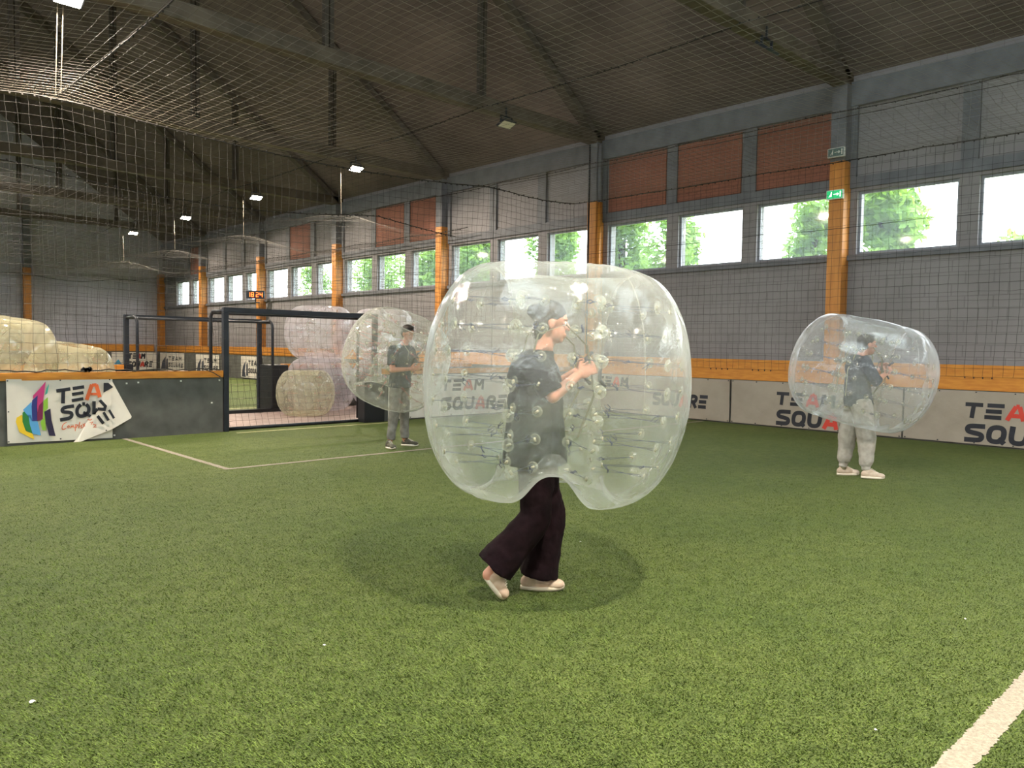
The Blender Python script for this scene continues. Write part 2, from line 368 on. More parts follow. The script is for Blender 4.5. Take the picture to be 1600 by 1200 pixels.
# floodlights
def floodlight(x,y,on,label,power=0,rz=0,tilt=-22):
    t=empty('floodlight',(x,y,6.34),rz,label,'floodlight','floodlights hung under the trusses')
    bm=BM(); box(bm,(-.012,-.16,-.03),(.012,-.128,.16)); box(bm,(-.16,-.16,-.05),(.16,-.13,-.02)); obj('hanger_bar',bm,SILV,t)
    bm=BM(); 
    for s in (-1,1): box(bm,(s*.15-.012,-.17,-.16),(s*.15+.012,-.13,-.03))
    box(bm,(-.162,-.165,-.048),(.162,-.135,-.03)); obj('bracket',bm,BLACK,t)
    rot=Matrix.Rotation(R_(tilt),3,'X')
    bm=BM(); obox(bm,(0,-.16,-.175),(.19,.13,.022),rot); obj('housing',bm,BLACK,t,bevel=.01)
    bm=BM(); obox(bm,(0,-.17,-.2),(.16,.10,.006),rot); obj('lens',bm,LAMP if on else LAMPOFF,t)
    if on:
        ld=D.lights.new('flood_lamp','AREA'); ld.shape='RECTANGLE'; ld.size=.34; ld.size_y=.22; ld.energy=power; ld.color=(1,.87,.70); ld.spread=R_(165)
        lo=D.objects.new('flood_lamp',ld); COL.objects.link(lo); lo.parent=t; lo.location=(0,-.18,-.225); lo.rotation_euler=(R_(-12),0,0)
    return t
PW=240
floodlight(11.2,cols[3],False,'unlit floodlight on the beam at the top right of the hall',tilt=38)
floodlight(11.2,cols[4],False,'unlit floodlight with bright lens under the beam above the central ball')
for i,lb in ((5,'nearest and brightest lit floodlight of the right row'),(6,'second lit floodlight of the right row'),(7,'third lit floodlight of the right row'),(8,'farthest lit floodlight of the right row')):
    floodlight(11.25,cols[i],True,lb,PW)
floodlight(3.0,cols[4],True,'lit floodlight above the net junction, at the top left edge',PW*1.6)
floodlight(2.45,cols[2],True,'lit floodlight overhead, out of frame above the centre of the pitch',PW*2.4)
for i,w_ in ((5,'first'),(7,'second')): floodlight(3.0,cols[i],True,w_+' lit floodlight of the middle row over the far pitch, out of frame',PW)
for i,w_ in ((0,'rearmost'),(2,'second'),(4,'third'),(6,'farthest')): floodlight(-4.5,cols[i],True,w_+' lit floodlight of an added left row, unseen, for fill light',PW)  # unseen left row added to light the hall from above
floodlight(9.5,cols[1],True,'lit floodlight added behind the camera to brighten the right side',PW*2.2)  # added lamp that lifts the turf and lower wall on the right
floodlight(3,cols[0] if cols[0]>YB+.3 else cols[1],True,'lit floodlight added behind the camera in the middle for fill light',PW)  # added lamp that fills the near pitch from behind

# ------------------------------------------------------------------ barriers
def board(name,a,b,h,label,th=.06,cap0=.92,cap1=1.03,capover=.03,mpan=PANEL):
    """low barrier wall from a to b (xy)"""
    t=empty(name,(a[0],a[1],0),math.atan2(b[1]-a[1],b[0]-a[0]),label,'barrier'); L=math.hypot(b[0]-a[0],b[1]-a[1])
    bm=BM(); box(bm,(0,-th/2,0),(L,th/2,cap0)); obj('grey_panel',bm,mpan,t)
    bm=BM(); box(bm,(0,-th/2-capover,cap0),(L,th/2+capover,cap1)); obj('orange_cap',bm,OCAP,t,bevel=.004)
    return t
YG=12.72
nb=board('barrier',(XL+.01,YG),(5.40,YG),1,'grey panel barrier with orange cap left of the near goal, banner on it')
bm=BM()
for x,z in ((11.28,.85),(11.45,.86),(12.73,.87),(12.6,.5),(11.1,.06),(12.1,.87)):
    box(bm,(x-.012,-.045,z-.012),(x+.012,-.032,z+.012))
obj('paper_remnant',bm,WHT,nb)
board('barrier',(8.62,YG),(XB-.02,YG),1,'grey barrier behind the left hand bubble player, right of the near goal')
board('barrier',(XL+.01,16.5),(5.0,16.5),1,'grey barrier with orange cap beyond the piled balls, left of the far goal')
board('barrier',(8.4,16.5),(XB-.02,16.5),1,'grey barrier with orange cap behind the stacked balls, right of the far goal')
board('barrier',(XB,YB+.02),(XB,12.6),1.3,'long barrier with wide orange band along the window wall, near pitch',.05,.9,1.31,.012)
board('barrier',(XB,12.8),(XB,YE-.2),1.3,'long barrier with wide orange band along the window wall, far pitch',.05,1.0,1.33,.012)
board('barrier',(XL+.1,YE-.25),(13.92,YE-.25),1.3,'grey barrier with orange band across the far end wall',.05,1.0,1.35,.012)
bm=BM()
y=-3.
while y<12.5:
    for q in range(4): box(bm,(XB-.055,y+q*.13-.006,1.09),(XB-.038,y+q*.13+.006,1.12))
    y+=.95
tag(obj('net_hooks',bm,BLACK),'row of small dark net hooks screwed to the orange band, near pitch','hook',kind='stuff')

# ------------------------------------------------------------------ lines on the turf
def turf_line(a,b,w,label,m=LINEM,step=.012,jag=.006):
    a=Vector((*a,0)); b=Vector((*b,0)); t=(b-a).normalized(); nrm=Vector((-t.y,t.x,0)); L=(b-a).length; n=int(L/step); V=[]; Fq=[]
    for i in range(n+1):
        s=i*L/n
        for q in (-1,1):
            V.append(tuple(a+t*s+nrm*q*(w/2+random.uniform(-jag,jag)*2*random.random())+Vector((0,0,.004))))
    for i in range(n): Fq.append((2*i,2*i+2,2*i+3,2*i+1))
    tag(fast_mesh('pitch_line',V,Fq,m),label,'pitch line')
turf_line((3.84,12.66),(3.84,8.93),.075,'white pitch line running from the barrier to the corner of the box')
turf_line((3.80,8.9),(XB-.1,8.9),.075,'white pitch line crossing from the corner behind the central ball',step=.02)
turf_line((5.5,12.38),(8.6,12.38),.05,'pale pitch line in front of the near goal',LINEY,step=.02)
turf_line((2.2,.86),(9.0,.86),.105,'broad white pitch line at the bottom right corner')
turf_line((5.6,20.0),(XB-.1,20.0),.08,'pale pitch line across the far pitch, nearer one',LINEY,step=.05)
turf_line((5.6,27.0),(XB-.1,27.0),.08,'pale pitch line across the far pitch, farther one',LINEY,step=.05)
turf_line((4.6,17.0),(9.6,17.0),.08,'pale pitch line in front of the far goal',LINEY,step=.05)
for (px,py),lb in (((50,1098),'crumpled white paper scrap on the turf at the bottom left'),((507,1009),'tiny pale scrap on the turf below the left centre'),((1368,1142),'tiny pale scrap on the turf near the broad white line'),((1508,968),'tiny white scrap on the turf at the right'),((907,847),'tiny white scrap on the turf just right of the central player')):
    p=HIT(px,py,2,0); bm=BM(); bmesh.ops.create_icosphere(bm,subdivisions=2,radius=.007 if px!=50 else .013)
    for v in bm.verts: v.co*=random.uniform(.5,1.2); v.co.z*=.5
    o=obj('paper_scrap',bm,WHT); o.location=(p.x,p.y,.005); tag(o,lb,'litter')

# short fibres of the turf, close to the camera, as part of the floor
def fibres(n):
    # even density per view: distance log-uniform between 1.7 and 7 m
    d=1.7*np.exp(np.random.rand(n)*math.log(15/1.7)); a=R_(46.2)+(np.random.rand(n)-.5)*R_(82)
    x=d*np.cos(a); y=d*np.sin(a); k=(np.abs(y-.86)>.06)&(x<13.9)&(y>-2)&(y<12.5)&(np.abs(y-8.9)>.06)&(np.random.rand(n)<(15-d)/11); x=x[k]; y=y[k]; n=len(x)
    h=.006+.008*np.random.rand(n); w=.0016+.0012*np.random.rand(n); th=R_(200)+np.random.normal(0,.9,n); le=h*(.7+.9*np.random.rand(n)); q=np.random.rand(n)*6.28
    V=np.zeros((n,3,3)); V[:,0]=np.stack([x-w*np.cos(q),y-w*np.sin(q),np.zeros(n)],1); V[:,1]=np.stack([x+w*np.cos(q),y+w*np.sin(q),np.zeros(n)],1)
    V[:,2]=np.stack([x+le*np.cos(th),y+le*np.sin(th),h],1)
    return fast_mesh('turf_fibres',V.reshape(-1,3),np.arange(n*3).reshape(-1,3),mat('turf_fibre',(106,124,58),.7,(80,98,40),9,spec=.2),D.objects['floor'])
fb=fibres(520000); fb['kind']='stuff'

# ------------------------------------------------------------------ lettering
def spoly(bm,pts,w,fn,step=.03,closed=False):
    """thick stroke through 2-D points; fn maps (u,v) to 3-D"""
    P=[Vector(p) for p in pts]
    if closed: P=P+[P[0]]
    if len(P)>=5:
        for _ in range(2):
            N_=[] if closed else [P[0]]
            for a,b in zip(P[:-1],P[1:]): N_+=[a.lerp(b,.25),a.lerp(b,.75)]
            if closed: N_.append(N_[0])
            else: N_.append(P[-1])
            P=N_
    Q=[]
    for a,b in zip(P[:-1],P[1:]):
        n=max(1,int((b-a).length/step))
        for i in range(n): Q.append(a.lerp(b,i/n))
    Q.append(P[-1]); N=len(Q); pr=None; first=None
    for i,p in enumerate(Q):
        if closed and i in (0,N-1): t1=(Q[1]-Q[0]).normalized(); t0=(Q[-1]-Q[-2]).normalized()
        else:
            t0=(Q[i]-Q[i-1]).normalized() if i>0 else (Q[1]-Q[0]).normalized(); t1=(Q[i+1]-Q[i]).normalized() if i<N-1 else t0
        t=(t0+t1); t=t.normalized() if t.length>1e-6 else t1; nn=Vector((-t.y,t.x)); c=max(.6,nn.dot(Vector((-t1.y,t1.x))))
        a=bm.verts.new(fn(*(p+nn*w/2/c))); b=bm.verts.new(fn(*(p-nn*w/2/c)))
        if pr: bm.faces.new((pr[0],pr[1],b,a))
        pr=(a,b)
G={ 'T':[([(0,.88),(1,.88)],0),([(.48,.8),(.48,0)],0)],
 'E':[([(.06,.88),(1,.88)],0),([(.03,.5),(.9,.5)],0),([(0,.12),(.93,.12)],0)],
 'A':[([(.08,0),(.44,.9)],0),([(.44,.9),(.62,.9)],0),([(.62,.9),(.95,0)],0),([(.3,.3),(.8,.3)],0)],
 'M':[([(.08,0),(.12,.95)],0),([(.12,.95),(.5,.4)],0),([(.5,.4),(.88,.95)],0),([(.88,.95),(.92,0)],0)],
 'S':[([(1,.88),(.25,.88),(.1,.8),(.08,.66),(.2,.54),(.8,.46),(.92,.34),(.88,.18),(.72,.12),(0,.12)],0)],
 'Q':[([(.3,.12),(.12,.3),(.12,.7),(.3,.88),(.7,.88),(.88,.7),(.88,.3),(.7,.12)],1),([(.62,.3),(.98,.04)],0)],
 'U':[([(.12,1),(.12,.3),(.3,.12),(.7,.12),(.88,.3),(.88,1)],0)],
 'R':[([(.12,0),(.12,.88),(.72,.88),(.88,.72),(.72,.45),(.3,.45)],0),([(.5,.42),(.9,0)],0)]}
def word(bm_of,txt,u0,v0,h,w,gap,fn,slant=.12,sw=.26):
    """bm_of(i) returns the bmesh for the i-th letter"""
    u=u0
    for i,ch in enumerate(txt):
        for pts,cl in G[ch]:
            spoly(bm_of(i),[(u+x*w+slant*h*y,v0+y*h) for x,y in pts],sw*h,fn,closed=bool(cl))
        u+=w+gap
def banner(name,origin,ud,L,z0,z1,nd,label,mv,texts,amp=.012,cat='banner',group=None,emblem=None,em_s=1):
    """origin: xy at left end; ud: unit right direction; nd: unit normal facing the viewer"""
    t=empty(name,(origin[0],origin[1],0),0,label,cat,group); U=Vector((*ud,0)); Nn=Vector((*nd,0)); sd=random.random()*50
    def wv(u,v):
        k=noise.noise(Vector((u*1.7+sd,v*1.5,0)))+.5*noise.noise(Vector((u*4+v*5+sd,v*3-u*2,3)))
        return .012+amp*(1+k)
    def P(u,v,off=0): return U*u+Vector((0,0,v))+Nn*(wv(u,v)+off)
    nu=max(4,int(L/.06)); nv=14; V=[];Fq=[]
    for i in range(nu+1):
        for j in range(nv+1): V.append(P(L*i/nu,z0+(z1-z0)*j/nv))
    for i in range(nu):
        for j in range(nv): a=i*(nv+1)+j; Fq.append((a,a+nv+1,a+nv+2,a+1))
    fast_mesh('sheet',V,Fq,mv,t,True)
    bms={'k':BM(),'r':BM()}
    for txt,u,v,h,w,g,reds in texts:
        word(lambda i:bms['r'] if i in reds else bms['k'],txt,u,v,h,w,g,lambda a,b:P(a,b,.004))
    obj('lettering',bms['k'],INK,t)
    if len(bms['r'].verts): obj('red_lettering',bms['r'],REDINK,t)
    else: bms['r'].free()
    bm=BM(); n=max(2,int(L/.5))
    for i in range(n+1):
        for v in (z0+.02,z1-.02): 
            c=P(min(max(L*i/n,.03),L-.03),v,.003); obox(bm,c,(.009,.009,.009))
    obj('eyelets',bm,BLACK,t)
    if emblem:
        for pts,col in emblem:
            bm=BM(); vs=[bm.verts.new(P(a,b,.005)) for a,b in pts]; bm.faces.new(vs); bmesh.ops.triangulate(bm,faces=bm.faces); obj('emblem_stroke',bm,mat('ink_%d_%d_%d'%col,col,.5),t)
    return t,P
xs=XB-.045
big=lambda u,dz=0:[('TEAM',u,.45+dz,.25,.255,.045,(2,)),('SQUARE',u+.02,.06+dz,.30,.27,.04,(3,))]
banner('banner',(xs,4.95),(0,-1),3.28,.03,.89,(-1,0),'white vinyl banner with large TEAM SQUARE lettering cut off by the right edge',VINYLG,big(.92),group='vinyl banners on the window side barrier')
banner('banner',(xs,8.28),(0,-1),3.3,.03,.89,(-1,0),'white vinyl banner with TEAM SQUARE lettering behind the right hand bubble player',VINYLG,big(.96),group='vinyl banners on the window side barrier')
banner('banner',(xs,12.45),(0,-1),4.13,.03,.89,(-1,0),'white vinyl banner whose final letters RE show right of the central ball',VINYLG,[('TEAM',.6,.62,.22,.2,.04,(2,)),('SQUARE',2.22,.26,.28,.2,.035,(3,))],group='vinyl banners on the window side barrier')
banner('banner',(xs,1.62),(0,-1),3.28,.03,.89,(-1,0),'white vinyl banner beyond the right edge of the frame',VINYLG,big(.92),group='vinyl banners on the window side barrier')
sail=[([(.05,.05),(.12,.5),(.3,.8),(.24,.3),(.3,.05)],(60,64,78)),([(.32,.1),(.34,.62),(.42,.7),(.44,.1)],(60,64,78))]
def small(o,L,lb,ud=(0,-1),nd=(-1,0)):
    em=[([(u*L*.8,.05+v*.9) for u,v in pts],c) for pts,c in sail]
    banner('banner',o,ud,L,.06,.95,nd,lb,VINYL,[('TEAM',L*.36,.58,.2,L*.11,L*.03,()),('SQUARE',L*.36,.26,.2,L*.08,L*.02,())],amp=.006,emblem=em,group='small banners on the far pitch barriers')
small((xs,31.2),1.9,'small white banner on the far barrier, seen through the near goal mouth')
small((xs,36.0),2.6,'small white banner left of the near goal post, above the orange cap')
small((xs,40.6),3.2,'small white banner in the far corner, next to the wide one')
banner('banner',(11.9,YE-.31),(1,0),2.1,.06,.95,(0,-1),'wide white banner reading TEAM SQUARE on the far end barrier',VINYL,[('TEAM',.75,.62,.28,.17,.035,(2,)),('SQUARE',.72,.22,.28,.17,.03,(3,))],amp=.006,emblem=[([(.05,.3),(.3,.6),(.5,.3),(.45,.1),(.1,.1)],(70,150,190))],group='small banners on the far pitch barriers')
# white banner low on the barrier right of goal
banner('banner',(8.7,YG-.035),(1,0),4.8,.03,.9,(0,-1),'white vinyl banner low behind the legs of the left hand bubble player',VINYL,[('TEAM',1.3,.55,.24,.26,.05,(2,)),('SQUARE',1.3,.14,.28,.27,.05,(3,))])

# torn banner on the left
YF=YG-.05
def TB(zx,zy,off=0):
    p=HIT(zx*.14375,570+zy*.14375,1,YF-off); return p
bt=empty('torn_banner',(2.3,YF,0),0,'white banner with coloured sail emblem and its right corner folded over','banner')
O=Vector((2.3,YF,0))
def tb_wave(p): 
    return -.012*math.sin((p.x-2.2)*9)*math.exp(-(p.x-2.3)*1.5)-.006
V=[];Fq=[]; nu,nv=44,24; A=TB(62,155)-O; B=TB(1220,150)-O
for i in range(nu+1):
    for j in range(nv+1):
        u=i/nu; v=j/nv; top=TB(62+1158*u,157-4*u,0)-O; bot=TB(80+1142*u,855-62*u,0)-O; p=bot.lerp(top,v); p.z=max(p.z,.012); p.y+=tb_wave(p+O); V.append(p)
for i in range(nu):
    for j in range(nv): a=i*(nv+1)+j; Fq.append((a,a+nv+1,a+nv+2,a+1))
fast_mesh('sheet',V,Fq,VINYL,bt,True)
# folded corner with thickness and curl
fl=[(1205,152),(1430,560),(1425,580),(1215,702),(845,850),(790,850),(850,790),(930,640),(1000,545),(1105,350),(1180,200)]
bm=BM(); off=[.012,.05,.05,.06,.035,.03,.02,.02,.02,.018,.012]
vs=[bm.verts.new(TB(x,y,o_)-O) for (x,y),o_ in zip(fl,off)]; f=bm.faces.new(vs)
r=bmesh.ops.triangulate(bm,faces=[f]); bmesh.ops.solidify(bm,geom=bm.faces[:],thickness=-.004)
obj('folded_corner',bm,VINYL,bt)
def tstroke(bm,pts,w,off): spoly(bm,pts,w,lambda a,b:TB(a,b,off)-O,step=40)
bm=BM(); o1=.024
tstroke(bm,[(612,285),(765,262)],38,o1); tstroke(bm,[(688,275),(684,420)],42,o1)
tstroke(bm,[(790,258),(915,240)],36,o1); tstroke(bm,[(782,322),(908,302)],34,o1); tstroke(bm,[(780,390),(906,368)],34,o1)
tstroke(bm,[(805,448),(700,462),(672,490),(685,515),(770,515),(785,545),(765,580),(652,600)],38,o1)
tstroke(bm,[(880,432),(840,470),(835,530),(865,562),(930,552),(966,510),(966,460),(935,428)],38,o1) ; tstroke(bm,[(895,425),(925,425)],38,o1); tstroke(bm,[(905,515),(985,560)],30,o1)
bm.faces.new([bm.verts.new(TB(x,y,.075)-O) for x,y in ((1126,196),(1178,196),(1232,242),(1200,262),(1124,304))])
obj('lettering',bm,INK,bt)
bm=BM(); o2=.03
def fstroke(pts,w): 
    spoly(bm,pts,w,lambda a,b:TB(a,b,.046+max(0,(a-1100))*.00007+.012)-O,step=40)
for pts,w in (([(1022,395),(1022,540)],38),([(1085,385),(1145,450),(1135,485),(1060,480)],34),([(1060,480),(1015,530)],34),([(1060,555),(1125,640)],34),([(1125,515),(1180,605)],30),([(1185,490),(1240,582)],26)): fstroke(pts,w)
obj('lettering_seen_through',bm,INK,bt)
bm=BM(); tstroke(bm,[(942,380),(1000,215)],42,o1); tstroke(bm,[(1000,222),(1050,218)],34,o1); tstroke(bm,[(1045,215),(1085,352)],42,o1); tstroke(bm,[(985,318),(1070,318)],26,o1)
obj('orange_letter',bm,ORINK,bt)
bm=BM()
for pts in ([(725,625),(690,640),(672,680),(680,708),(720,690)],[(740,660),(728,680),(750,685),(755,662),(740,660)],[(768,690),(775,660),(785,680),(795,655),(808,690)],[(818,720),(822,650),(845,655),(825,685)],[(855,690),(868,620)],[(870,670),(890,655),(880,690),(900,680)],[(900,640),(925,670)],[(925,635),(905,680)]):
    tstroke(bm,pts,8,o1)
obj('orange_script',bm,ORINK,bt)
bm=BM()
for pts in ([(950,590),(985,600),(960,610),(1000,590)],[(975,630),(1010,620),(990,650)],[(1010,645),(1045,655),(1015,680),(1050,675)]):
    spoly(bm,pts,8,lambda a,b:TB(a,b,.055)-O,step=40)
obj('orange_script_seen_through',bm,ORINK,bt)
EMB=[([(240,540),(180,575),(172,620),(210,730),(290,770),(375,812),(355,750),(280,720),(245,640)],(236,196,50)),
([(312,475),(245,520),(245,620),(280,715),(355,748),(325,650),(310,560)],(44,124,62)),
([(345,400),(250,490),(312,475),(310,560),(325,650),(355,752),(445,768),(410,615),(350,612),(343,450)],(90,160,214)),
([(410,330),(350,385),(343,450),(350,612),(405,610),(400,450)],(46,50,120)),
([(497,180),(430,260),(360,335),(358,374),(410,330),(402,450),(408,520),(425,440),(468,395)],(186,54,116)),
([(468,395),(425,440),(405,520),(405,612),(465,590)],(116,30,72)),
([(530,205),(505,260),(488,330),(515,310),(530,230)],(60,156,140)),
([(520,350),(472,395),(468,580),(440,625),(460,710),(500,715),(480,520),(522,470)],(136,180,60)),
([(548,475),(480,510),(500,640),(535,770),(605,775),(560,600)],(46,38,66))]
for k,(pts,c) in enumerate(EMB):
    bm=BM(); vs=[bm.verts.new(TB(x,y,.023+.0006*k)-O) for x,y in pts]; bm.faces.new(vs); bmesh.ops.triangulate(bm,faces=bm.faces); obj('emblem_stroke',bm,mat('ink_%d_%d_%d'%c,c,.5),bt)
bm=BM()
for x,y in ((80,175),(655,168),(1192,162),(92,512),(95,838),(660,805),(1155,712)): obox(bm,TB(x,y,.03 if x<1100 else .06)-O,(.008,.006,.008))
obj('eyelets',bm,BLACK,bt)

# ------------------------------------------------------------------ goals
def goal(x0,x1,y,yr,H,label,flip=1,m=BLACK,pad=None):
    t=empty('goal',((x0+x1)/2,y,0),0,label,'goal'); w=(x1-x0)/2
    for s in (-1,1):
        bm=BM(); box(bm,(s*w-.045,-.045,0),(s*w+.045,.045,H-.09)); obj('post',bm,m,t,bevel=.006)
    bm=BM(); box(bm,(-w-.045,-.045,H-.09),(w+.045,.045,H)); obj('crossbar',bm,m,t,bevel=.006)
    d=yr-y; sg=1 if d>0 else -1
    for s in (-1,1):
        pts=[(s*w,0,H-.06),(s*w,d*.5,H-.055)]+[(s*w,d-sg*.15+sg*.15*math.sin(a),H-.2+.15*math.cos(a)) for a in (0,.4,.8,1.2,1.57)]+[(s*w,d,.03)]
        bm=BM(); tube(bm,pts,.03,8); obj('side_frame',bm,m,t,True)
    gd=.12 if d>0 else d
    bm=BM(); tube(bm,[(-w,gd,.03),(w,gd,.03)],.028,8); obj('ground_bar',bm,m,t,True)
    bm=BM(); tube(bm,[(-w,d-sg*.1,H-.08),(w,d-sg*.1,H-.08)],.028,8); obj('rear_bar',bm,m,t,True)
    return t,w,d
gA,wA,dA=goal(5.46,8.42,YG,YG+.6,2.09,'near goal frame in dark metal in front of the stacked balls')
bm=BM(); box(bm,(wA-.30,-.12,0),(wA+.16,.12,.78)); obj('post_pad',bm,BLACKP,gA,bevel=.01)
gB,wB,dB=goal(5.08,7.88,16.55,15.9,2.03,'far goal frame in dark metal seen from behind')
bm=BM(); box(bm,(wB-.02,-.68,0),(wB+.36,-.05,1.02)); obj('post_pad',bm,BLACKP,gB,bevel=.01)
bm=BM(); box(bm,(wB-.1,-.72,.0),(wB+.34,-.62,.06)); box(bm,(-wB-.1,-.7,.0),(wB,-.62,.07)); obj('foot_rail',bm,BLACKP,gB)
bm=BM(); box(bm,(-wB-.12,-.1,0),(-wB+.1,.1,1.04)); obj('post_pad',bm,BLACKP,gB,bevel=.01)

# ------------------------------------------------------------------ nets
def net_grid(name,fn,nu,nv,r,m,label,parent=None,skip=None,cat='net'):
    """threads along both directions of a grid, every thread a thin 3-sided tube"""
    P=np.array([[fn(i/nu,j/nv) for j in range(nv+1)] for i in range(nu+1)],dtype=np.float64)
    P+=np.random.normal(0,r*1.5,P.shape)
    dU=np.gradient(P,axis=0); dV=np.gradient(P,axis=1)
    N=np.cross(dU,dV); N/=np.maximum(np.linalg.norm(N,axis=2,keepdims=True),1e-9)
    Vs=[];Fs=[];base=0
    ok=np.ones((nu+1,nv+1),bool)
    if skip:
        for i in range(nu+1):
            for j in range(nv+1):
                if skip(P[i,j]): ok[i,j]=False
    for axis,dT in ((0,dU),(1,dV)):
        T=dT/np.maximum(np.linalg.norm(dT,axis=2,keepdims=True),1e-9); B=np.cross(T,N)
        ring=np.stack([P+r*(math.cos(a)*N+math.sin(a)*B) for a in (0.,2.094,4.189)],axis=2)
        Vs.append(ring.reshape(-1,3)); idx=(np.arange((nu+1)*(nv+1)).reshape(nu+1,nv+1))*3+base
        if axis==0: A=idx[:-1];Bq=idx[1:];k=ok[:-1]&ok[1:]
        else: A=idx[:,:-1];Bq=idx[:,1:];k=ok[:,:-1]&ok[:,1:]
        A=A[k];Bq=Bq[k]
        for c in range(3):
            d=(c+1)%3; Fs.append(np.stack([A+c,A+d,Bq+d,Bq+c],axis=1))
        base+=ring.shape[0]*ring.shape[1]*3
    o=fast_mesh(name,np.concatenate(Vs),np.concatenate(Fs),m,parent)
    if label: tag(o,label,cat)
    return o
CELL=.14; XN=14.02
def edge_z(x): # sagging top edge of end net between its supports
    a=[-6.9,3.0,11.4,14.02]
    for p,q in zip(a[:-1],a[1:]):
        if p<=x<=q:
            s=(x-p)/(q-p); return 4.96-.85*(q-p)/8.4*s*(1-s)
    return 4.96
yN0=-4.0; YN=12.62
def roof_near(u,v):
    x=-6.9+(XN+6.9)*u; y=yN0+(YN-yN0)*v
    e=min(1,(YN-y)/3.); b=4.98
    sx=0
    a=[-6.9,3.0,11.4,14.02]
    for p,q in zip(a[:-1],a[1:]):
        if p<=x<=q: s=(x-p)/(q-p); sx=s*(1-s)*4*(q-p)/9
    sy=abs(math.sin(math.pi*(YN-y)/PITCH))
    z=b-.20*sx-.14*sx*e*(.5+.5*sy)-.07*sy
    z=z*min(1,1)+ (edge_z(x)-b+.20*sx)*max(0,1-(YN-y)/1.2)
    return (x,y,z)
net_grid('net',roof_near,int((XN+6.9)/CELL),int((YN-yN0)/CELL),.0018,NETW,'sagging overhead net stretched above the near pitch')
net_grid('net',lambda u,v:(14.09-.07*v-.25*math.sin(math.pi*v),-4+16.2*u-.5*v+.5*v*v,5.88-.95*v),int(16.2/CELL),9,.0015,NETB,'slack strip of net between the eaves rope and the side net, near pitch')  # window light on these threads is put into their brighter colour
def wob(a,b,s): return s*noise.noise(Vector((a*.9,b*.9,s*40)))
def side_net(y0,y1,lb,zt):
    H=zt-1.12
    net_grid('net',lambda u,v:(XN+wob(u*(y1-y0),v*3,.05),y0+(y1-y0)*u+wob(u*(y1-y0)+5,v*3,.04),1.12+H*v-.04*math.sin(v*3.14)),int((y1-y0)/CELL),int(H/CELL),.0025,NETM,lb)
side_net(yN0,YN,'vertical net in front of the window wall, near pitch',4.93)
side_net(16.6,YE-.3,'vertical net in front of the window wall, far pitch',4.8)
def endnet(u,v):
    x=-6.9+(XN+6.9)*u; zt=edge_z(x); z=1.03+(zt-1.03)*v
    return (x+wob(x,z,.05),YN+.02+wob(x+9,z,.06),z)
net_grid('net',endnet,int((XN+6.9)/CELL),int(3.95/CELL),.0027,NETM,'vertical net rising above the near goal and its barriers',skip=lambda p:5.44<p[0]<8.44 and p[2]<2.09)
def endnet2(u,v):
    x=-6.9+(XN+6.9)*u; zt=4.75-.3*abs(math.sin((x-3)/8*math.pi)); z=1.05+(zt-1.05)*v
    return (x+wob(x,z+7,.06),16.62+wob(x+3,z,.08),z)
net_grid('net',endnet2,int((XN+6.9)/CELL),int(3.7/CELL),.0027,NETM,'second vertical net on the far side of the walkway, above the far goal',skip=lambda p:5.1<p[0]<7.86 and p[2]<2.03)
def roof_far(u,v):
    x=-6.9+(XN+6.9)*u; y=16.62+(YE-.4-16.62)*v
    c=math.exp(-((x-10.9)/1.6)**2)*(abs(math.cos(math.pi*(y-18.09)/PITCH))**6)*.42
    return (x,y,4.5+c-.15*abs(math.sin((x-3)/8*math.pi))+.3*max(0,(x-12.5)/1.5))
net_grid('net',roof_far,int((XN+6.9)/.2),int((YE-.4-16.62)/.2),.0018,NETF,'overhead net sagging above the far pitch')
net_grid('net',lambda u,v:(-6.9+(XN+6.9)*u,YE-.42+wob(u*20,v*4,.05),1.3+3.2*v),int((XN+6.9)/.18),18,.0022,NETM,'vertical net before the far end wall')
# goal nets (children)
net_grid('goal_net',lambda u,v:(-wA+2*wA*u+wob(u*3,v*2,.06),.12+(dA-.15)*v+wob(u*3+4,v*2,.10)+.1*math.sin(3.14*v),.03+1.98*v),24,16,.0025,NETM,None,gA)
for s in (-1,1): net_grid('goal_net',lambda u,v:(s*wA+wob(u,v*2,.03),.02+(dA-.1)*u*v+.1*u,.03+(2.0-.06*u)*v),4,15,.0025,NETM,None,gA)
net_grid('goal_net',lambda u,v:(-wB+2*wB*u+wob(u*3,v*2,.06),dB+wob(u*3+4,v*2,.08),.03+1.8*v),20,13,.0025,NETM,None,gB)
# ropes
def rope(pts,r,label,m=ROPEM,knots=True,sag=0,step=.15):
    P=[]; pts=[Vector(p) for p in pts]
    for a,b in zip(pts[:-1],pts[1:]):
        n=max(2,int((b-a).length/step))
        for i in range(n):
            s=i/n; p=a.lerp(b,s); p.z-=sag*4*s*(1-s)*((b-a).length/6.); P.append(p+Vector((0,random.uniform(-.003,.003),random.uniform(-.004,.004))))
    P.append(pts[-1]); bm=BM(); tube(bm,P,r,5)
    if knots:
        for i in range(1,len(P)-1): obox(bm,P[i]+Vector((0,0,random.choice((-1,1))*r*1.2)),(r*1.1,r*1.1,r*1.5))
    return tag(obj('rope',bm,m),label,'rope')
rope([(x,YN,edge_z(x)) for x in np.arange(-6.9,14.03,.6)]+[(14.02,YN,4.96)],.010,'black rope with knots along the top of the net above the near goal')
rope([(2.98,yN0,4.97)]+[(2.98,y,4.98) for y in (0.4,6.31,12.6)],.009,'knotted rope running toward the camera along the overhead net',sag=.05)
rope([(11.4,yN0,4.98),(11.4,12.6,4.97)],.005,'thin rope carrying the overhead net above the right hand player',knots=False,sag=.02)
rope([(10.4,YB+.2,6.32)]+[(10.4,y-.15,6.30) for y in cols[2:]],.009,'long dark cable strung under the roof trusses',sag=.06)
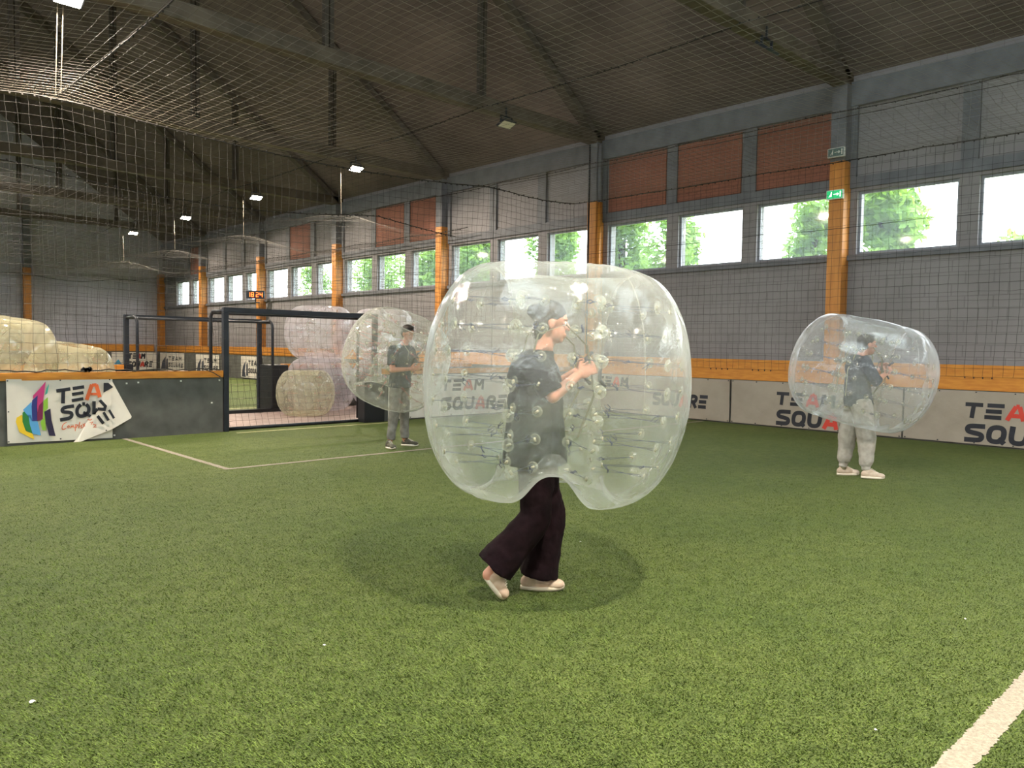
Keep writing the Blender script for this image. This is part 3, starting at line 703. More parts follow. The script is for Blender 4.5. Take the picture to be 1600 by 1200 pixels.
rope([(14.12,y,5.87) for y in np.arange(-5,41,2.9)],.008,'dark rope along the eaves above the orange brick panels',sag=.08,step=.3)
rope([(XN,y,4.94) for y in np.arange(-3.9,12.7,2.9)]+[(XN,YN,4.96)],.008,'dark rope along the top edge of the window side net, near pitch',sag=.04)
rope([(XN,y,4.8) for y in np.arange(16.6,41,2.9)],.01,'dark rope along the top edge of the window side net, far pitch',sag=.08,step=.3)
rope([(XN-.03,y,3.75) for y in np.arange(-3.9,12.7,2.9)]+[(XN-.03,YN,3.72)],.005,'thin rope crossing in front of the near windows',sag=.06,knots=False)
rope([(XN-.03,y,3.7) for y in np.arange(16.6,41,2.9)],.006,'thin rope crossing in front of the far windows',sag=.06,knots=False)
rope([(x,16.62,4.75-.3*abs(math.sin((x-3)/8*math.pi))) for x in np.arange(-6.9,14.03,.5)],.011,'dark sagging rope along the top of the second end net')
rope([(11.39,YN,4.97),(11.39,YN,1.03)],.007,'vertical rope hanging left of the column with pipes',knots=False)
rope([(x,YN+.02,1.055+.012*math.sin(x*9)+.01*math.sin(x*23)) for x in np.arange(-6.8,5.35,.12)],.010,'black rope lying along the orange cap left of the near goal',knots=False)
rope([(5.05,YN-.03,1.06),(5.2,YN-.06,1.0),(5.3,YN-.08,.93)],.008,'short black rope end hanging over the cap by the goal post',knots=False)
rope([(XN,y,1.12+.03*abs(math.sin(y*1.3))) for y in np.arange(16.7,41,.5)],.008,'black scalloped rope tying the far side net to the orange band',knots=False)
rope([(-6.9+i*.7,YE-.43,4.4+.12*math.cos(i*.9)) for i in range(30)],.014,'dark sagging rope across the far end wall',knots=False)
for (x,y,zb),lb in zip(((2.98,12.62,4.98),(10.9,18.09,4.93),(10.9,23.98,4.93),(10.9,29.87,4.93),(10.9,35.76,4.93)),('at the top left junction of ropes','below the nearest lit floodlight','below the second lit floodlight','below the third lit floodlight','below the farthest lit floodlight')):
    bm=BM(); tube(bm,[(x,y,zb),(x-.02,min(y,y-.0),6.36)] if y>13 else [(x-.02,y,zb),(x-.07,12.2,6.36)],.006,5)
    if y<13: tube(bm,[(x+.05,y,zb+.05),(x+.0,12.2,6.36)],.006,5)
    tag(obj('suspension_cord',bm,NETW),'pale cord holding up the net '+lb,'cord')
bm=BM()
for i in range(9):
    obox(bm,Vector((3.27+.012*i*random.uniform(.8,1.2),YN-.02,1.07+.012*math.sin(i*2))),(.03,.02,.014),Matrix.Rotation(i*.7,3,'Y'))
tag(obj('black_cloth',bm,BLACKP),'small crumpled black cloth on the orange cap beside the piled balls','cloth')

# ------------------------------------------------------------------ wall devices
s=empty('scoreboard',(XN-.12,29.5,3.42),0,'small black LED scoreboard with orange digits on a bracket','scoreboard')
rz=Matrix.Rotation(R_(50),3,'Z')
bm=BM(); obox(bm,(0,0,0),(.06,.36,.16),rz); obj('case',bm,BLACK,s,bevel=.01)
bm=BM(); SEG={'0':'abcdef','8':'abcdefg','1':'bc','4':'bcfg','2':'abged'}
def seg7(bm,ch,y,h=.16,w=.085,t=.02):
    L={'a':((0,h),(w,h)),'b':((w,h),(w,h/2)),'c':((w,h/2),(w,0)),'d':((0,0),(w,0)),'e':((0,0),(0,h/2)),'f':((0,h/2),(0,h)),'g':((0,h/2),(w,h/2))}
    for c in SEG[ch]:
        (a,b),(d,e)=L[c]; c0=Vector((-.065,-(y+(a+d)/2),(b+e)/2-h/2)); obox(bm,rz@c0,(.004,abs(d-a)/2+t/2,abs(e-b)/2+t/2),rz)
for ch,y in zip('1824',(-.29,-.15,.04,.19)): seg7(bm,ch,y)
obj('digits',bm,LED,s)
bm=BM(); tube(bm,[(0,0,-.15),(0,0,-.3),(.2,.1,-.3)],.03,8); obj('bracket',bm,BLACK,s)
for (y,z,m,lb) in ((6.3,4.36,EXITG,'green lit emergency exit sign on the orange column behind the right hand player'),(6.3,5.12,None,'unlit emergency exit sign on the grey column head above the lit one')):
    e=empty('exit_sign',(XB-.06,y,z),0,lb,'exit sign'); bm=BM(); box(bm,(0,-.155,-.085),(.06,.155,.085)); obj('housing',bm,WHT,e,bevel=.006)
    bm=BM(); box(bm,(-.006,-.14,-.07),(0,.14,.07)); obj('sign_face',bm,m or mat('exit_dull',(90,116,112),.5),e)
    bm=BM(); f=-.009
    def q(pts): bm.faces.new([bm.verts.new((f,-u,v)) for u,v in pts])
    q([(-.02,-.008),(.05,-.008),(.05,.008),(-.02,.008)]); q([(.05,-.03),(.05,.03),(.09,0)])
    q([(-.07,-.04),(-.05,-.04),(-.045,.03),(-.065,.03)]); q([(-.062,.035),(-.045,.035),(-.045,.05),(-.062,.05)]); q([(-.1,-.04),(-.09,-.045),(-.06,-.0),(-.07,.005)]); q([(.1,-.05),(.125,-.05),(.125,.05),(.1,.05)])
    obj('pictogram',bm,EXITW if m else WHT,e)

# ------------------------------------------------------------------ trees outside
def tree(x,y,zc,rx,ry,rz_,n,label,leaf=.15):
    t=empty('tree',(x,y,0),0,label,'tree','trees outside the windows')
    V=[];Fq=[];cl=[]
    for k in range(26):
        d=Vector((random.gauss(0,1),random.gauss(0,1),random.gauss(0,1))).normalized()*random.uniform(.35,.85); cl.append(Vector((d.x*rx,d.y*ry,d.z*rz_)))
    for i in range(int(n*.62)):
        c=random.choice(cl); d=Vector((random.gauss(0,1),random.gauss(0,1),random.gauss(0,1))).normalized()*random.random()**.4
        p=c+Vector((d.x*rx,d.y*ry,d.z*rz_))*.38+Vector((0,0,zc))
        a=Vector((random.gauss(0,1),random.gauss(0,1),random.gauss(0,1))).normalized(); b=a.orthogonal().normalized(); s=leaf*random.uniform(.6,1.3)
        k=len(V); V+=[p-a*s,p+b*s*.5,p+a*s,p-b*s*.5]; Fq.append((k,k+1,k+2,k+3))
    fast_mesh('foliage',V,Fq,LEAF,t)
    bm=BM(); tube(bm,[(0,0,0),(.1,0,zc*.5),(-.05,.1,zc)],[.2,.15,.07],8)
    for k in range(6):
        c=cl[k]; tube(bm,[(0,0,zc*.6),tuple(Vector((0,0,zc))+c*.5),tuple(Vector((0,0,zc))+c)],[.08,.05,.02],6)
    obj('trunk',bm,BARK,t)
tree(22,8.35,4.9,1.2,1.15,1.75,9000,'leafy green tree filling the window right of the exit sign')
tree(22.5,10.75,4.6,1.0,.75,1.7,4200,'green tree showing at the right of the window left of the exit sign')
tree(22.5,15.7,4.9,1.2,.9,1.7,4200,'green tree showing at the left of the second window from the exit sign')
tree(23.5,18.6,5.6,1.4,1.3,2.2,8000,'dense green tree behind the window right of the pipes')
tree(22,5.2,3.9,.9,.8,.75,1500,'low tree top in the window at the right edge')
tree(24,22.6,5.2,1.3,1.2,2.1,6500,'green tree behind the window left of the pipes')
tree(24.5,28.2,5.6,1.5,1.7,2.3,8000,'green tree behind the window right of the column left of the ball')
tree(25,33.2,5.3,1.4,1.3,2,6000,'green tree behind the windows above the left hand player')
tree(26,38.5,5.6,1.5,2.6,2.4,9000,'broad green tree behind the paired windows with orange panels above',.13)
tree(26,46,5.0,1.5,1.3,1.9,4000,'farther green tree behind the window over the stacked balls',.13)
bm=BM(); box(bm,(XW+.3,YB-20,-.3),(60,80,-.05)); tag(obj('lawn',bm,mat('outdoor_grass',(120,140,70),.9,(90,110,50),2)),kind='structure',label='ground outside the windows')

# ------------------------------------------------------------------ bubble balls
PVC=pvc_mat('clear_vinyl',.21,(206,211,208),.5); PVCI=pvc_mat('clear_vinyl_inner',.06,(216,220,210),.35,wr=.008)
PVCY=pvc_mat('yellowed_vinyl',.30,(214,212,190),.5,tint=(.98,.97,.9),wr=.001)
PVCV=pvc_mat('violet_vinyl',.34,(226,222,228),.5,tint=(.98,.97,.98),wr=.001)
TABM=pvc_mat('tab_vinyl',.08,(225,228,210),.5,.05); 
TABC=mat('tab_loop',(168,164,142),.5); CORDB=mat('cord_navy',(36,44,72),.7); CORDR=mat('cord_red',(150,84,80),.7); STRAP=mat('strap_webbing',(150,148,118),.7); STRAPD=mat('strap_dark',(40,42,50),.7)
def ball(R,H,label,cord,nm=10,nr=6,rt=.30,m=None,mi=None,flat=.56,pw_=2.15,cords=True,group=None,straps=True,valves=True,wrk=.006,warp=None):
    """inflatable bubble: outer shell, inner tunnel, tabs and cords between them; origin at its centre"""
    t=empty('bubble_ball',(0,0,0),0,label,'bubble ball',group)
    hz=H/2; nphi=160; nu=60; sd=random.random()*30
    rows=[-hz*.70+hz*1.40*j/(nr-1) for j in range(nr)]
    LIP=.14*H/1.2
    def r_out(z):
        s=min(1,abs(z)/hz); return rt+LIP+(R-rt-LIP)*max(0,1-s**pw_)**flat
    def r_in(z): return rt+.03*(abs(z)/hz)**3
    mer=[2*math.pi*(i+.5)/nm for i in range(nm)]
    def dphi(a,b): return (a-b+math.pi)%(2*math.pi)-math.pi
    def dim(phi,z,r,sg):
        d=0
        for k_,zz in enumerate(rows):
            if abs(z-zz)<.2:
                for q in mer:
                    w=((dphi(phi,q)*r)**2+(z-zz)**2)/(sg*sg)
                    if w<7: d+=math.exp(-w)
        return d
    def wr(phi,z,k):
        return noise.noise(Vector((math.cos(phi)*3+sd,math.sin(phi)*3,z*2.2+k)))+.5*noise.noise(Vector((math.cos(phi)*8+sd,math.sin(phi)*8,z*4+k)))
    # outer
    V=[]
    for i in range(nu+1):
        th=-math.pi/2+math.pi*i/nu; z=hz*math.sin(th)
        for j in range(nphi):
            phi=2*math.pi*j/nphi; r=r_out(z); d=dim(phi,z,r,.075)
            g=abs(math.cos(phi*nm/2+.0))**10*.010*math.cos(th)
            rr=r-.013*d-g+wrk*wr(phi,z,0)*(math.cos(th)**.5 if math.cos(th)>0 else 0)
            V.append((rr*math.cos(phi),rr*math.sin(phi),z*(1+.012*wr(phi,z,5))))
    # rims rolling into the tunnel
    Fq=[(i*nphi+j,i*nphi+(j+1)%nphi,(i+1)*nphi+(j+1)%nphi,(i+1)*nphi+j) for i in range(nu) for j in range(nphi)]
    def addring(z,r,prev,rev):
        b=len(V)
        for j in range(nphi): phi=2*math.pi*j/nphi; V.append((r*math.cos(phi),r*math.sin(phi),z*(1+.01*wr(phi,z,5))))
        for j in range(nphi):
            q=(prev+j,b+j,b+(j+1)%nphi,prev+(j+1)%nphi); Fq.append(q if rev else q[::-1])
        return b
    pt=nu*nphi; pb=0
    for a_ in (.25,.5,.75,1.0,1.25,1.5708):
        dz=-(1-math.cos(a_))*LIP*.95; dr=LIP*(1-math.sin(a_))
        pt=addring(hz+dz,r_in(hz)+dr,pt,False); pb=addring(-hz-dz,r_in(hz)+dr,pb,True)
    if warp: V=[warp(*p) for p in V]
    fast_mesh('outer_shell',V,Fq,m or PVC,t,True)
    # inner tunnel
    V=[]; nz=40
    for i in range(nz+1):
        z=(-hz+LIP*.95)+2*(hz-LIP*.95)*i/nz
        for j in range(nphi):
            phi=2*math.pi*j/nphi; r=r_in(z); d=dim(phi,z,r,.05)
            rr=r-.022*(1-min(1,d))*(1-(abs(z)/hz)**6)+.004*wr(phi,z,9); V.append((rr*math.cos(phi),rr*math.sin(phi),z))
    Fq=[(i*nphi+j,i*nphi+(j+1)%nphi,(i+1)*nphi+(j+1)%nphi,(i+1)*nphi+j) for i in range(nz) for j in range(nphi)]
    if warp: V=[warp(*p) for p in V]
    fast_mesh('inner_tunnel',V,Fq,mi or PVCI,t,True)
    # tabs: welded discs with a rim and a loop
    if cords:
        def disc(rad):
            bm=BM(); bmesh.ops.create_cone(bm,cap_ends=True,segments=18,radius1=rad,radius2=rad*.9,depth=.004)
            bmesh.ops.translate(bm,vec=(0,0,0),verts=bm.verts)
            tube(bm,[(rad*.92*math.cos(a),rad*.92*math.sin(a),0) for a in [2*math.pi*k/18 for k in range(18)]],.0038,6,closed=True)
            nf=len(bm.faces); obox(bm,Vector((0,0,.008)),(rad*.38,.006,.005)); bm.faces.ensure_lookup_table()
            for q_ in range(nf,len(bm.faces)): bm.faces[q_].material_index=1
            me=D.meshes.new('tab'); bm.to_mesh(me); bm.free(); me.materials.append(TABM); me.materials.append(TABC); me.polygons.foreach_set('use_smooth',[True]*len(me.polygons)); return me
        di,do=disc(.032),disc(.034)
        cm=[]
        for kk in range(4):
            bm=BM(); sp=.018
            tube(bm,[(-sp,0,0),(.0,.004,.5),(sp*.3,0,1)],.0014,4); tube(bm,[(sp,0,0),(.006,-.004,.5),(-sp*.3,0,1)],.0014,4)
            kz=[.12,.3,.2,.75][kk]; kx=[-1,1,1,-1][kk]
            tube(bm,[(0,0,kz),(kx*.012,.01,kz-.05),(kx*.03,.0,kz-.09)],.003,4); tube(bm,[(0,0,kz),(kx*.018,-.01,kz+.0),(kx*.034,.0,kz-.04)],.003,4)
            tube(bm,[(-.008,0,kz),(.008,0,kz+.01)],.006,5)
            me=D.meshes.new('cord'); bm.to_mesh(me); bm.free(); me.materials.append(cord); cm.append(me)
        for q in mer:
            e=Vector((math.cos(q),math.sin(q),0))
            for jj,zz in enumerate(rows):
                ri=r_in(zz)-.003; ro=r_out(zz)-.045; zo=zz*.98
                rot=Vector((0,0,1)).rotation_difference(e).to_matrix().to_4x4()
                for nm_,me,rr in (('inner_tab',di,ri+.006),('outer_tab',do,ro)):
                    o=D.objects.new(nm_,me); COL.objects.link(o); o.parent=t
                    o.matrix_local=Matrix.Translation(e*rr+Vector((0,0,zz if nm_=='inner_tab' else zo)))@rot@Matrix.Rotation(random.random()*3,4,'Z')@(Matrix.Scale(-1,4,(0,0,1)) if nm_=='outer_tab' else Matrix.Identity(4))
                a=e*(ri+.015)+Vector((0,0,zz)); b=e*(ro-.01)+Vector((0,0,zo)); d=b-a; up=Vector((0,0,1))
                X=d.normalized().cross(up).normalized(); Y=d.normalized().cross(X)
                ax=(Y if random.random()<.6 else X)
                other=d.normalized().cross(ax)
                M=Matrix((( -ax.x,other.x,d.x,a.x),(-ax.y,other.y,d.y,a.y),(-ax.z,other.z,d.z,a.z),(0,0,0,1)))
                o=D.objects.new('cord',random.choice(cm)); COL.objects.link(o); o.parent=t; o.matrix_local=M
    # seams: long vertical welds on the tunnel and shell
    for k in range(nm//2):
        q=2*math.pi*k/(nm//2); bm=BM()
        for dq in (0,):
            tube(bm,[((r_out(z)-.006+wrk*wr(q,z,0)*.6)*math.cos(q+dq),(r_out(z)-.006+wrk*wr(q,z,0)*.6)*math.sin(q+dq),z) for z in np.linspace(-hz*.93,hz*.93,26)],.0028,4)
        obj('weld_seam',bm,TABM,t,True)
    if straps:
        for s in (-1,1):
            bm=BM(); pts=[Vector((-.17,s*.14,-hz*.5)),Vector((-.22,s*.12,0)),Vector((-.16,s*.11,hz*.42)),Vector((.0,s*.12,hz*.52)),Vector((.14,s*.12,hz*.35)),Vector((.2,s*.14,-.05)),Vector((.1,s*.18,-hz*.45))]
            pr=None
            for p in pts:
                a=bm.verts.new(p+Vector((0,.018,0))); b=bm.verts.new(p-Vector((0,.018,0)))
                if pr: bm.faces.new((pr[0],pr[1],b,a))
                pr=(a,b)
            bmesh.ops.solidify(bm,geom=bm.faces[:],thickness=.003); obj('shoulder_strap',bm,STRAP,t)
            bm=BM(); tube(bm,[(rt-.02,s*.13,.2),(rt-.06,s*.13,.16),(rt-.06,s*.13,.04),(rt-.02,s*.13,0)],.012,8); obj('handle',bm,STRAPD,t,True)
    if valves:
        q=.9
        for zz in (hz*.5,):
            e=Vector((math.cos(q),math.sin(q),0)); c=e*(r_out(zz)-.004)+Vector((0,0,zz)); rot=Vector((0,0,1)).rotation_difference((e+Vector((0,0,.6))).normalized()).to_matrix().to_4x4()
            bm=BM(); bmesh.ops.create_cone(bm,cap_ends=True,segments=20,radius1=.035,radius2=.028,depth=.02); bmesh.ops.transform(bm,matrix=Matrix.Translation(c)@rot,verts=bm.verts); obj('air_valve',bm,TABM,t,True)
    return t
def place(t,loc,lean_r=0,lean_f=0,spin=0):
    """lean_r: degrees the axis leans to the right of the view; lean_f: degrees it leans toward the camera"""
    ax=(Vector((0,0,1))+VR*math.tan(R_(lean_r))-VF*math.tan(R_(lean_f))).normalized()
    q=Vector((0,0,1)).rotation_difference(ax); t.rotation_mode='QUATERNION'; t.rotation_quaternion=q@Matrix.Rotation(spin,3,'Z').to_quaternion(); t.location=loc
FACE=math.atan2(VR.y,VR.x)
def notch(x,y,z):
    # the thighs push the lower lip of the ball up on the player's right side
    if z<0:
        a=math.atan2(y,x)-(-math.pi/2-.25); a=(a+math.pi)%(2*math.pi)-math.pi
        z*=1-.27*math.exp(-abs(a/.34)**2.6)*min(1,math.hypot(x,y)/.25)
    return (x,y,z)
b1=ball(.795,1.35,'large clear bubble ball in the centre of the pitch, worn by the walking player',CORDB,10,7,rt=.29,flat=.52,pw_=2.1,warp=notch)
place(b1,(3.39,3.18,1.285),3,0,FACE+.25)
b2=ball(.825,1.24,'clear bubble ball tilted to the right, worn by the player in grey sweatpants',mat('cord_grey',(90,92,100),.7),10,6,rt=.30,m=pvc_mat('clear_vinyl_bright',.18,(226,230,236),.6,wr=.0018))
place(b2,(9.44,3.83,1.25),12,4,FACE)
b3=ball(.78,1.24,'clear bubble ball with open top leaning right, worn by the player by the goal',CORDR,10,6,rt=.31,m=pvc_mat('clear_vinyl_third',.17,(220,222,214),.5,wr=.0018))
place(b3,(6.60,9.40,1.29),22,16,FACE)
s1=ball(.79,1.17,'upper bubble ball of the stack behind the near goal',CORDR,8,5,m=PVCV,straps=False,group=None)
place(s1,(8.91,15.66,1.755),0,0,.3)
def bcopy(src,loc,label,lr=0,lf_=0,spin=0,sc=1,m=None,sz=1):
    c=copy_tree(src); c['label']=label; place(c,loc,lr,lf_,spin); c.scale=(sc,sc,sc*sz)
    if m:
        for ch in c.children:
            if ch.name.startswith('outer_shell'):
                me=ch.data.copy(); me.materials.clear(); me.materials.append(m); ch.data=me
    return c
bcopy(s1,(8.96,15.72,.585),'lower bubble ball of the stack, behind the small one',0,0,1.1)
bcopy(s1,(10.56,15.6,1.755),'upper bubble ball whose top peeks out left of the leaning ball',0,0,2)
bcopy(s1,(10.6,15.6,.585),'lower bubble ball hidden mostly behind the leaning ball',0,0,2.4)
bcopy(s1,(8.0,14.66,.475),'small yellowish bubble ball on the pink floor behind the near goal',0,0,.7,.76,PVCY,1.05)
PY2=pvc_mat('old_vinyl',.38,(208,204,178),.5,tint=(.96,.95,.87),wr=.001)
bcopy(s1,(2.42,13.68,1.19),'large yellowish bubble ball at the left edge, highest of the pile',8,0,.2,.98,PY2,1.12)
bcopy(s1,(3.66,14.95,.74),'yellowish bubble ball sagging beside the large one behind the barrier',10,0,1.4,.90,PY2,1.3)
bcopy(s1,(2.42,13.7,.275),'flattened bubble ball under the large one behind the barrier',0,0,1.4,.95,PY2,.49)

# ------------------------------------------------------------------ people
SKIN=mat('skin',(196,140,116),.55,(180,122,100),6); HAIRD=mat('hair_dark',(40,30,26),.6,(24,18,16),30,bump=.004,bscale=90)
def cap(bm,p0,p1,r0,r1,n=14,fl=(1,1)):
    p0=Vector(p0);p1=Vector(p1); tube(bm,[p0,p1],[r0,r1],n)
    for p,r in ((p0,r0),(p1,r1)):
        ret=bmesh.ops.create_icosphere(bm,subdivisions=2,radius=r*1.02); bmesh.ops.translate(bm,vec=p,verts=ret['verts'])
def frus(bm,p0,p1,r0,r1,sx=1,n=18,axis=None):
    """flat ended elliptical frustum; sx widens along the facing axis x"""
    p0=Vector(p0);p1=Vector(p1); t=(p1-p0).normalized(); u=Vector((1,0,0)); u=(u-t*u.dot(t)).normalized(); v=t.cross(u); rings=[]
    for p,r in ((p0,r0),(p1,r1)): rings.append([bm.verts.new(p+(u*math.cos(a)*sx+v*math.sin(a))*r) for a in [2*math.pi*k/n for k in range(n)]])
    for k in range(n): bm.faces.new((rings[0][k],rings[0][(k+1)%n],rings[1][(k+1)%n],rings[1][k]))
    bm.faces.new(rings[0][::-1]); bm.faces.new(rings[1])
def ell(bm,c,r,rot=None):
    ret=bmesh.ops.create_icosphere(bm,subdivisions=3,radius=1); M=Matrix.Translation(c)@((rot or Matrix.Identity(3)).to_4x4())@Matrix.Diagonal((r[0],r[1],r[2],1))
    bmesh.ops.transform(bm,matrix=M,verts=ret['verts'])
def sculpt(name,bm,m,parent,vox=.007,sm=4,wr=0,ws=.12):
    bmesh.ops.recalc_face_normals(bm,faces=bm.faces); o=obj(name,bm,m,parent)
    r=o.modifiers.new('r','REMESH'); r.mode='VOXEL'; r.voxel_size=vox; r.use_smooth_shade=True
    s=o.modifiers.new('s','SMOOTH'); s.iterations=sm; s.factor=.5
    if wr:
        tx=D.textures.new(name+'_folds','CLOUDS'); tx.noise_scale=ws; tx.noise_depth=2
        d=o.modifiers.new('d','DISPLACE'); d.texture=tx; d.strength=wr; d.mid_level=.5; d.texture_coords='LOCAL'
    return o
def hand(bm,wrist,dirn,nrm,side,curl=.9,s=1.0):
    """palm, four unequal curled fingers and a thumb leaving the side of the palm"""
    d=Vector(dirn).normalized(); n=Vector(nrm); n=(n-d*n.dot(d)).normalized(); w=d.cross(n)*side; wrist=Vector(wrist)
    rot=Matrix((w,d,n)).transposed()
    ell(bm,wrist+d*.045*s,(.038*s,.05*s,.017*s),rot)
    for k,(off,L) in enumerate(((-.028,.058),(-.010,.066),(.010,.070),(.028,.064))):
        b=wrist+d*.085*s+w*off*s; dd=d; a=0; p=b
        for q,(fr,rr) in enumerate(((.45,.0095),(.32,.0085),(.23,.0075))):
            a+=curl*(.55 if q else .35); e=p+(d*math.cos(a)+n*math.sin(a)+w*off*.8)*L*fr*1.3*s; cap(bm,p,e,rr*s,rr*.9*s,8); p=e
    b=wrist+d*.03*s+w*.034*s; e=b+(d*.6+w*.7+n*.25).normalized()*.04*s; cap(bm,b,e,.012*s,.010*s,8); cap(bm,e,e+(d*.9+w*.1+n*.5).normalized()*.034*s,.010*s,.0085*s,8)
def head(bm,c,yaw=0,pitch=0,s=1):
    M=(Matrix.Rotation(yaw,3,'Z')@Matrix.Rotation(pitch,3,'Y'))
    def P(x,y,z): return Vector(c)+M@Vector((x,y,z))*s
    ell(bm,P(-.012,0,.035),(.098*s,.077*s,.09*s),M); ell(bm,P(.018,0,-.04),(.068*s,.058*s,.082*s),M); ell(bm,P(.055,0,-.088),(.026*s,.03*s,.024*s),M)
    cap(bm,P(.082,0,.02),P(.105,0,-.018),.009*s,.014*s,8); ell(bm,P(.084,0,-.055),(.012*s,.026*s,.007*s),M); ell(bm,P(.083,0,-.067),(.012*s,.022*s,.007*s),M)
    for q in (-1,1):
        ell(bm,P(-.005,q*.078,-.005),(.02*s,.010*s,.032*s),M); ell(bm,P(.077,q*.03,.036),(.014*s,.024*s,.007*s),M); ell(bm,P(.07,q*.032,.012),(.014*s,.015*s,.012*s),M)
    return M,P
def shoe(bm,bs,heel,toe,lift=0,w=.045,h=.075,ank=None):
    heel=Vector(heel);toe=Vector(toe); d=(toe-heel); L=d.length; d.normalize(); up=Vector((0,0,1)); up=(up-d*up.dot(d)).normalized(); s=d.cross(up); rot=Matrix((d,s,up)).transposed()
    c=lambda a,z,y=0:heel+d*a*L+up*z+s*y
    ell(bm,c(.22,.045),(L*.24,w*.85,.05),rot); ell(bm,c(.5,.04),(L*.32,w*.92,.042),rot); ell(bm,c(.78,.032),(L*.24,w*1.02,.034),rot); ell(bm,c(.27,.075),(L*.2,w*.72,.042),rot); ell(bm,c(.45,.065),(L*.16,w*.6,.03),rot)
    # sole
    ret=[]; n=20; rings=[]
    for z,gs in ((-.002,1.0),(.022,1.06)):
        ring=[]
        for k in range(n):
            a=2*math.pi*k/n; x=.5+.52*math.cos(a); yy=math.sin(a)*w*(1.0+.12*math.cos(a))*gs; ring.append(bs.verts.new(c(x,z+(.01*max(0,(x-.85)/.15)),yy)))
        rings.append(ring)
    for k in range(n): bs.faces.new((rings[0][k],rings[0][(k+1)%n],rings[1][(k+1)%n],rings[1][k]))
    bs.faces.new(rings[0][::-1]); bs.faces.new(rings[1])
    return c
def laces(bm,c,L,m=None):
    for k in range(5):
        a=.42+.07*k; z=.114-.0105*k
        tube(bm,[c(a,z-.014,-.024),c(a+.02,z,0),c(a,z-.014,.024)],.0028,5)
def person(loc,rz,label,P,mats,hair='short'):
    t=empty('person',loc,rz,label,'person')
    V=lambda k:Vector(P[k])
    hc=V('head'); nk=V('neck'); ch=V('chest'); wa=V('waist'); hp=V('hip')
    bm=BM(); hs=P.get('hs',1.)
    Mh,Ph=head(bm,hc,P.get('yaw',0),P.get('pitch',0),hs)
    cap(bm,nk,hc+(nk-hc)*.25,.055,.05); cap(bm,ch,nk,.085,.06)
    ell(bm,ch,(.105,.155,.16)); ell(bm,wa,(.09,.135,.15)); ell(bm,hp,(.105,.15,.12)); ell(bm,(ch+wa)/2,(.1,.14,.14))
    for s,q in (('r',-1),('l',1)):
        sh,el,wr_=V('sh'+s),V('el'+s),V('wr'+s); cap(bm,ch+Vector((0,q*.08,.09)),sh,.06,.055); cap(bm,sh,el,.052,.04); cap(bm,el,wr_,.04,.027)
        hand(bm,wr_,P['hd'+s],P['hn'+s],-q,P.get('curl',.9))
        hi=hp+Vector((0,q*.085,-.03)); kn,an=V('kn'+s),V('an'+s); cap(bm,hi,kn,.08,.055); cap(bm,kn,kn.lerp(an,.35),.055,.052); cap(bm,kn.lerp(an,.35),an,.052,.036)
        hl,to=V('heel'+s),V('toe'+s); u=(to-hl); cap(bm,an,hl+u*.22+Vector((0,0,.045)),.034,.034); cap(bm,hl+u*.22+Vector((0,0,.04)),hl+u*.8+Vector((0,0,.032)),.034,.03)
    sculpt('body',bm,SKIN,t,.006,2)
    bm=BM()
    for q in (-1,1):
        r_=bmesh.ops.create_icosphere(bm,subdivisions=2,radius=.0125*hs); bmesh.ops.translate(bm,vec=Ph(.073,q*.032,.014),verts=r_['verts'])
    obj('eyes',bm,mat('eye_white',(225,222,215),.3),t,True)
    bm=BM()
    for q in (-1,1):
        r_=bmesh.ops.create_icosphere(bm,subdivisions=2,radius=.006*hs); bmesh.ops.translate(bm,vec=Ph(.0825,q*.032,.014),verts=r_['verts'])
    obj('irises',bm,mat('iris',(40,28,22),.3),t,True)
    bm=BM(); ell(bm,Ph(-.022,0,.052),(.103*hs,.084*hs,.088*hs),Mh); ell(bm,Ph(-.05,0,.01),(.07*hs,.079*hs,.085*hs),Mh)
    if hair=='bun': ell(bm,Ph(-.11,0,.06),(.05*hs,.045*hs,.045*hs),Mh); ell(bm,Ph(-.07,0,-.05),(.045*hs,.06*hs,.06*hs),Mh)
    if hair=='short': ell(bm,Ph(.03,0,.105),(.05*hs,.06*hs,.025*hs),Mh)
    sculpt('hair',bm,HAIRD,t,.007,3,.006,.02)
    # shirt
    bm=BM(); k=P.get('loose',1.); hem=P.get('hem',hp.z-.06)
    ell(bm,ch+Vector((0,0,.0)),(.125*k,.175*k,.19)); ell(bm,(ch+wa)/2,(.125*k,.165*k,.17)); ell(bm,ch+Vector((-.01,0,.10)),(.09,.16,.08))
    hb=Vector((hp.x,hp.y,hem)); frus(bm,ch.lerp(wa,.3),wa,.15*k,.155*k,.85); frus(bm,wa+Vector((0,0,.02)),hb,.157*k,.178*k,.85)
    cap(bm,ch+Vector((0,0,.1)),nk-Vector((0,0,.035)),.08,.068)
    for s,q in (('r',-1),('l',1)):
        sh,el,wr_=V('sh'+s),V('el'+s),V('wr'+s); cap(bm,ch+Vector((0,q*.08,.085)),sh,.085,.078)
        f=P.get('sleeve',.85); e2=sh.lerp(el,min(f,1)); frus(bm,sh-(el-sh)*.05,e2,.078,.072 if f<1 else .066)
        if f>1: cap(bm,el,el,.066,.066); frus(bm,el,el.lerp(wr_,f-1),.064,.058)
    sculpt('shirt',bm,mats['shirt'],t,.008,4,.028,.12)
    # trousers
    bm=BM(); ell(bm,hp,(.13*k,.172,.13)); frus(bm,hp+Vector((0,0,.0)),hp+Vector((0,0,.12)),.158,.15,.85)
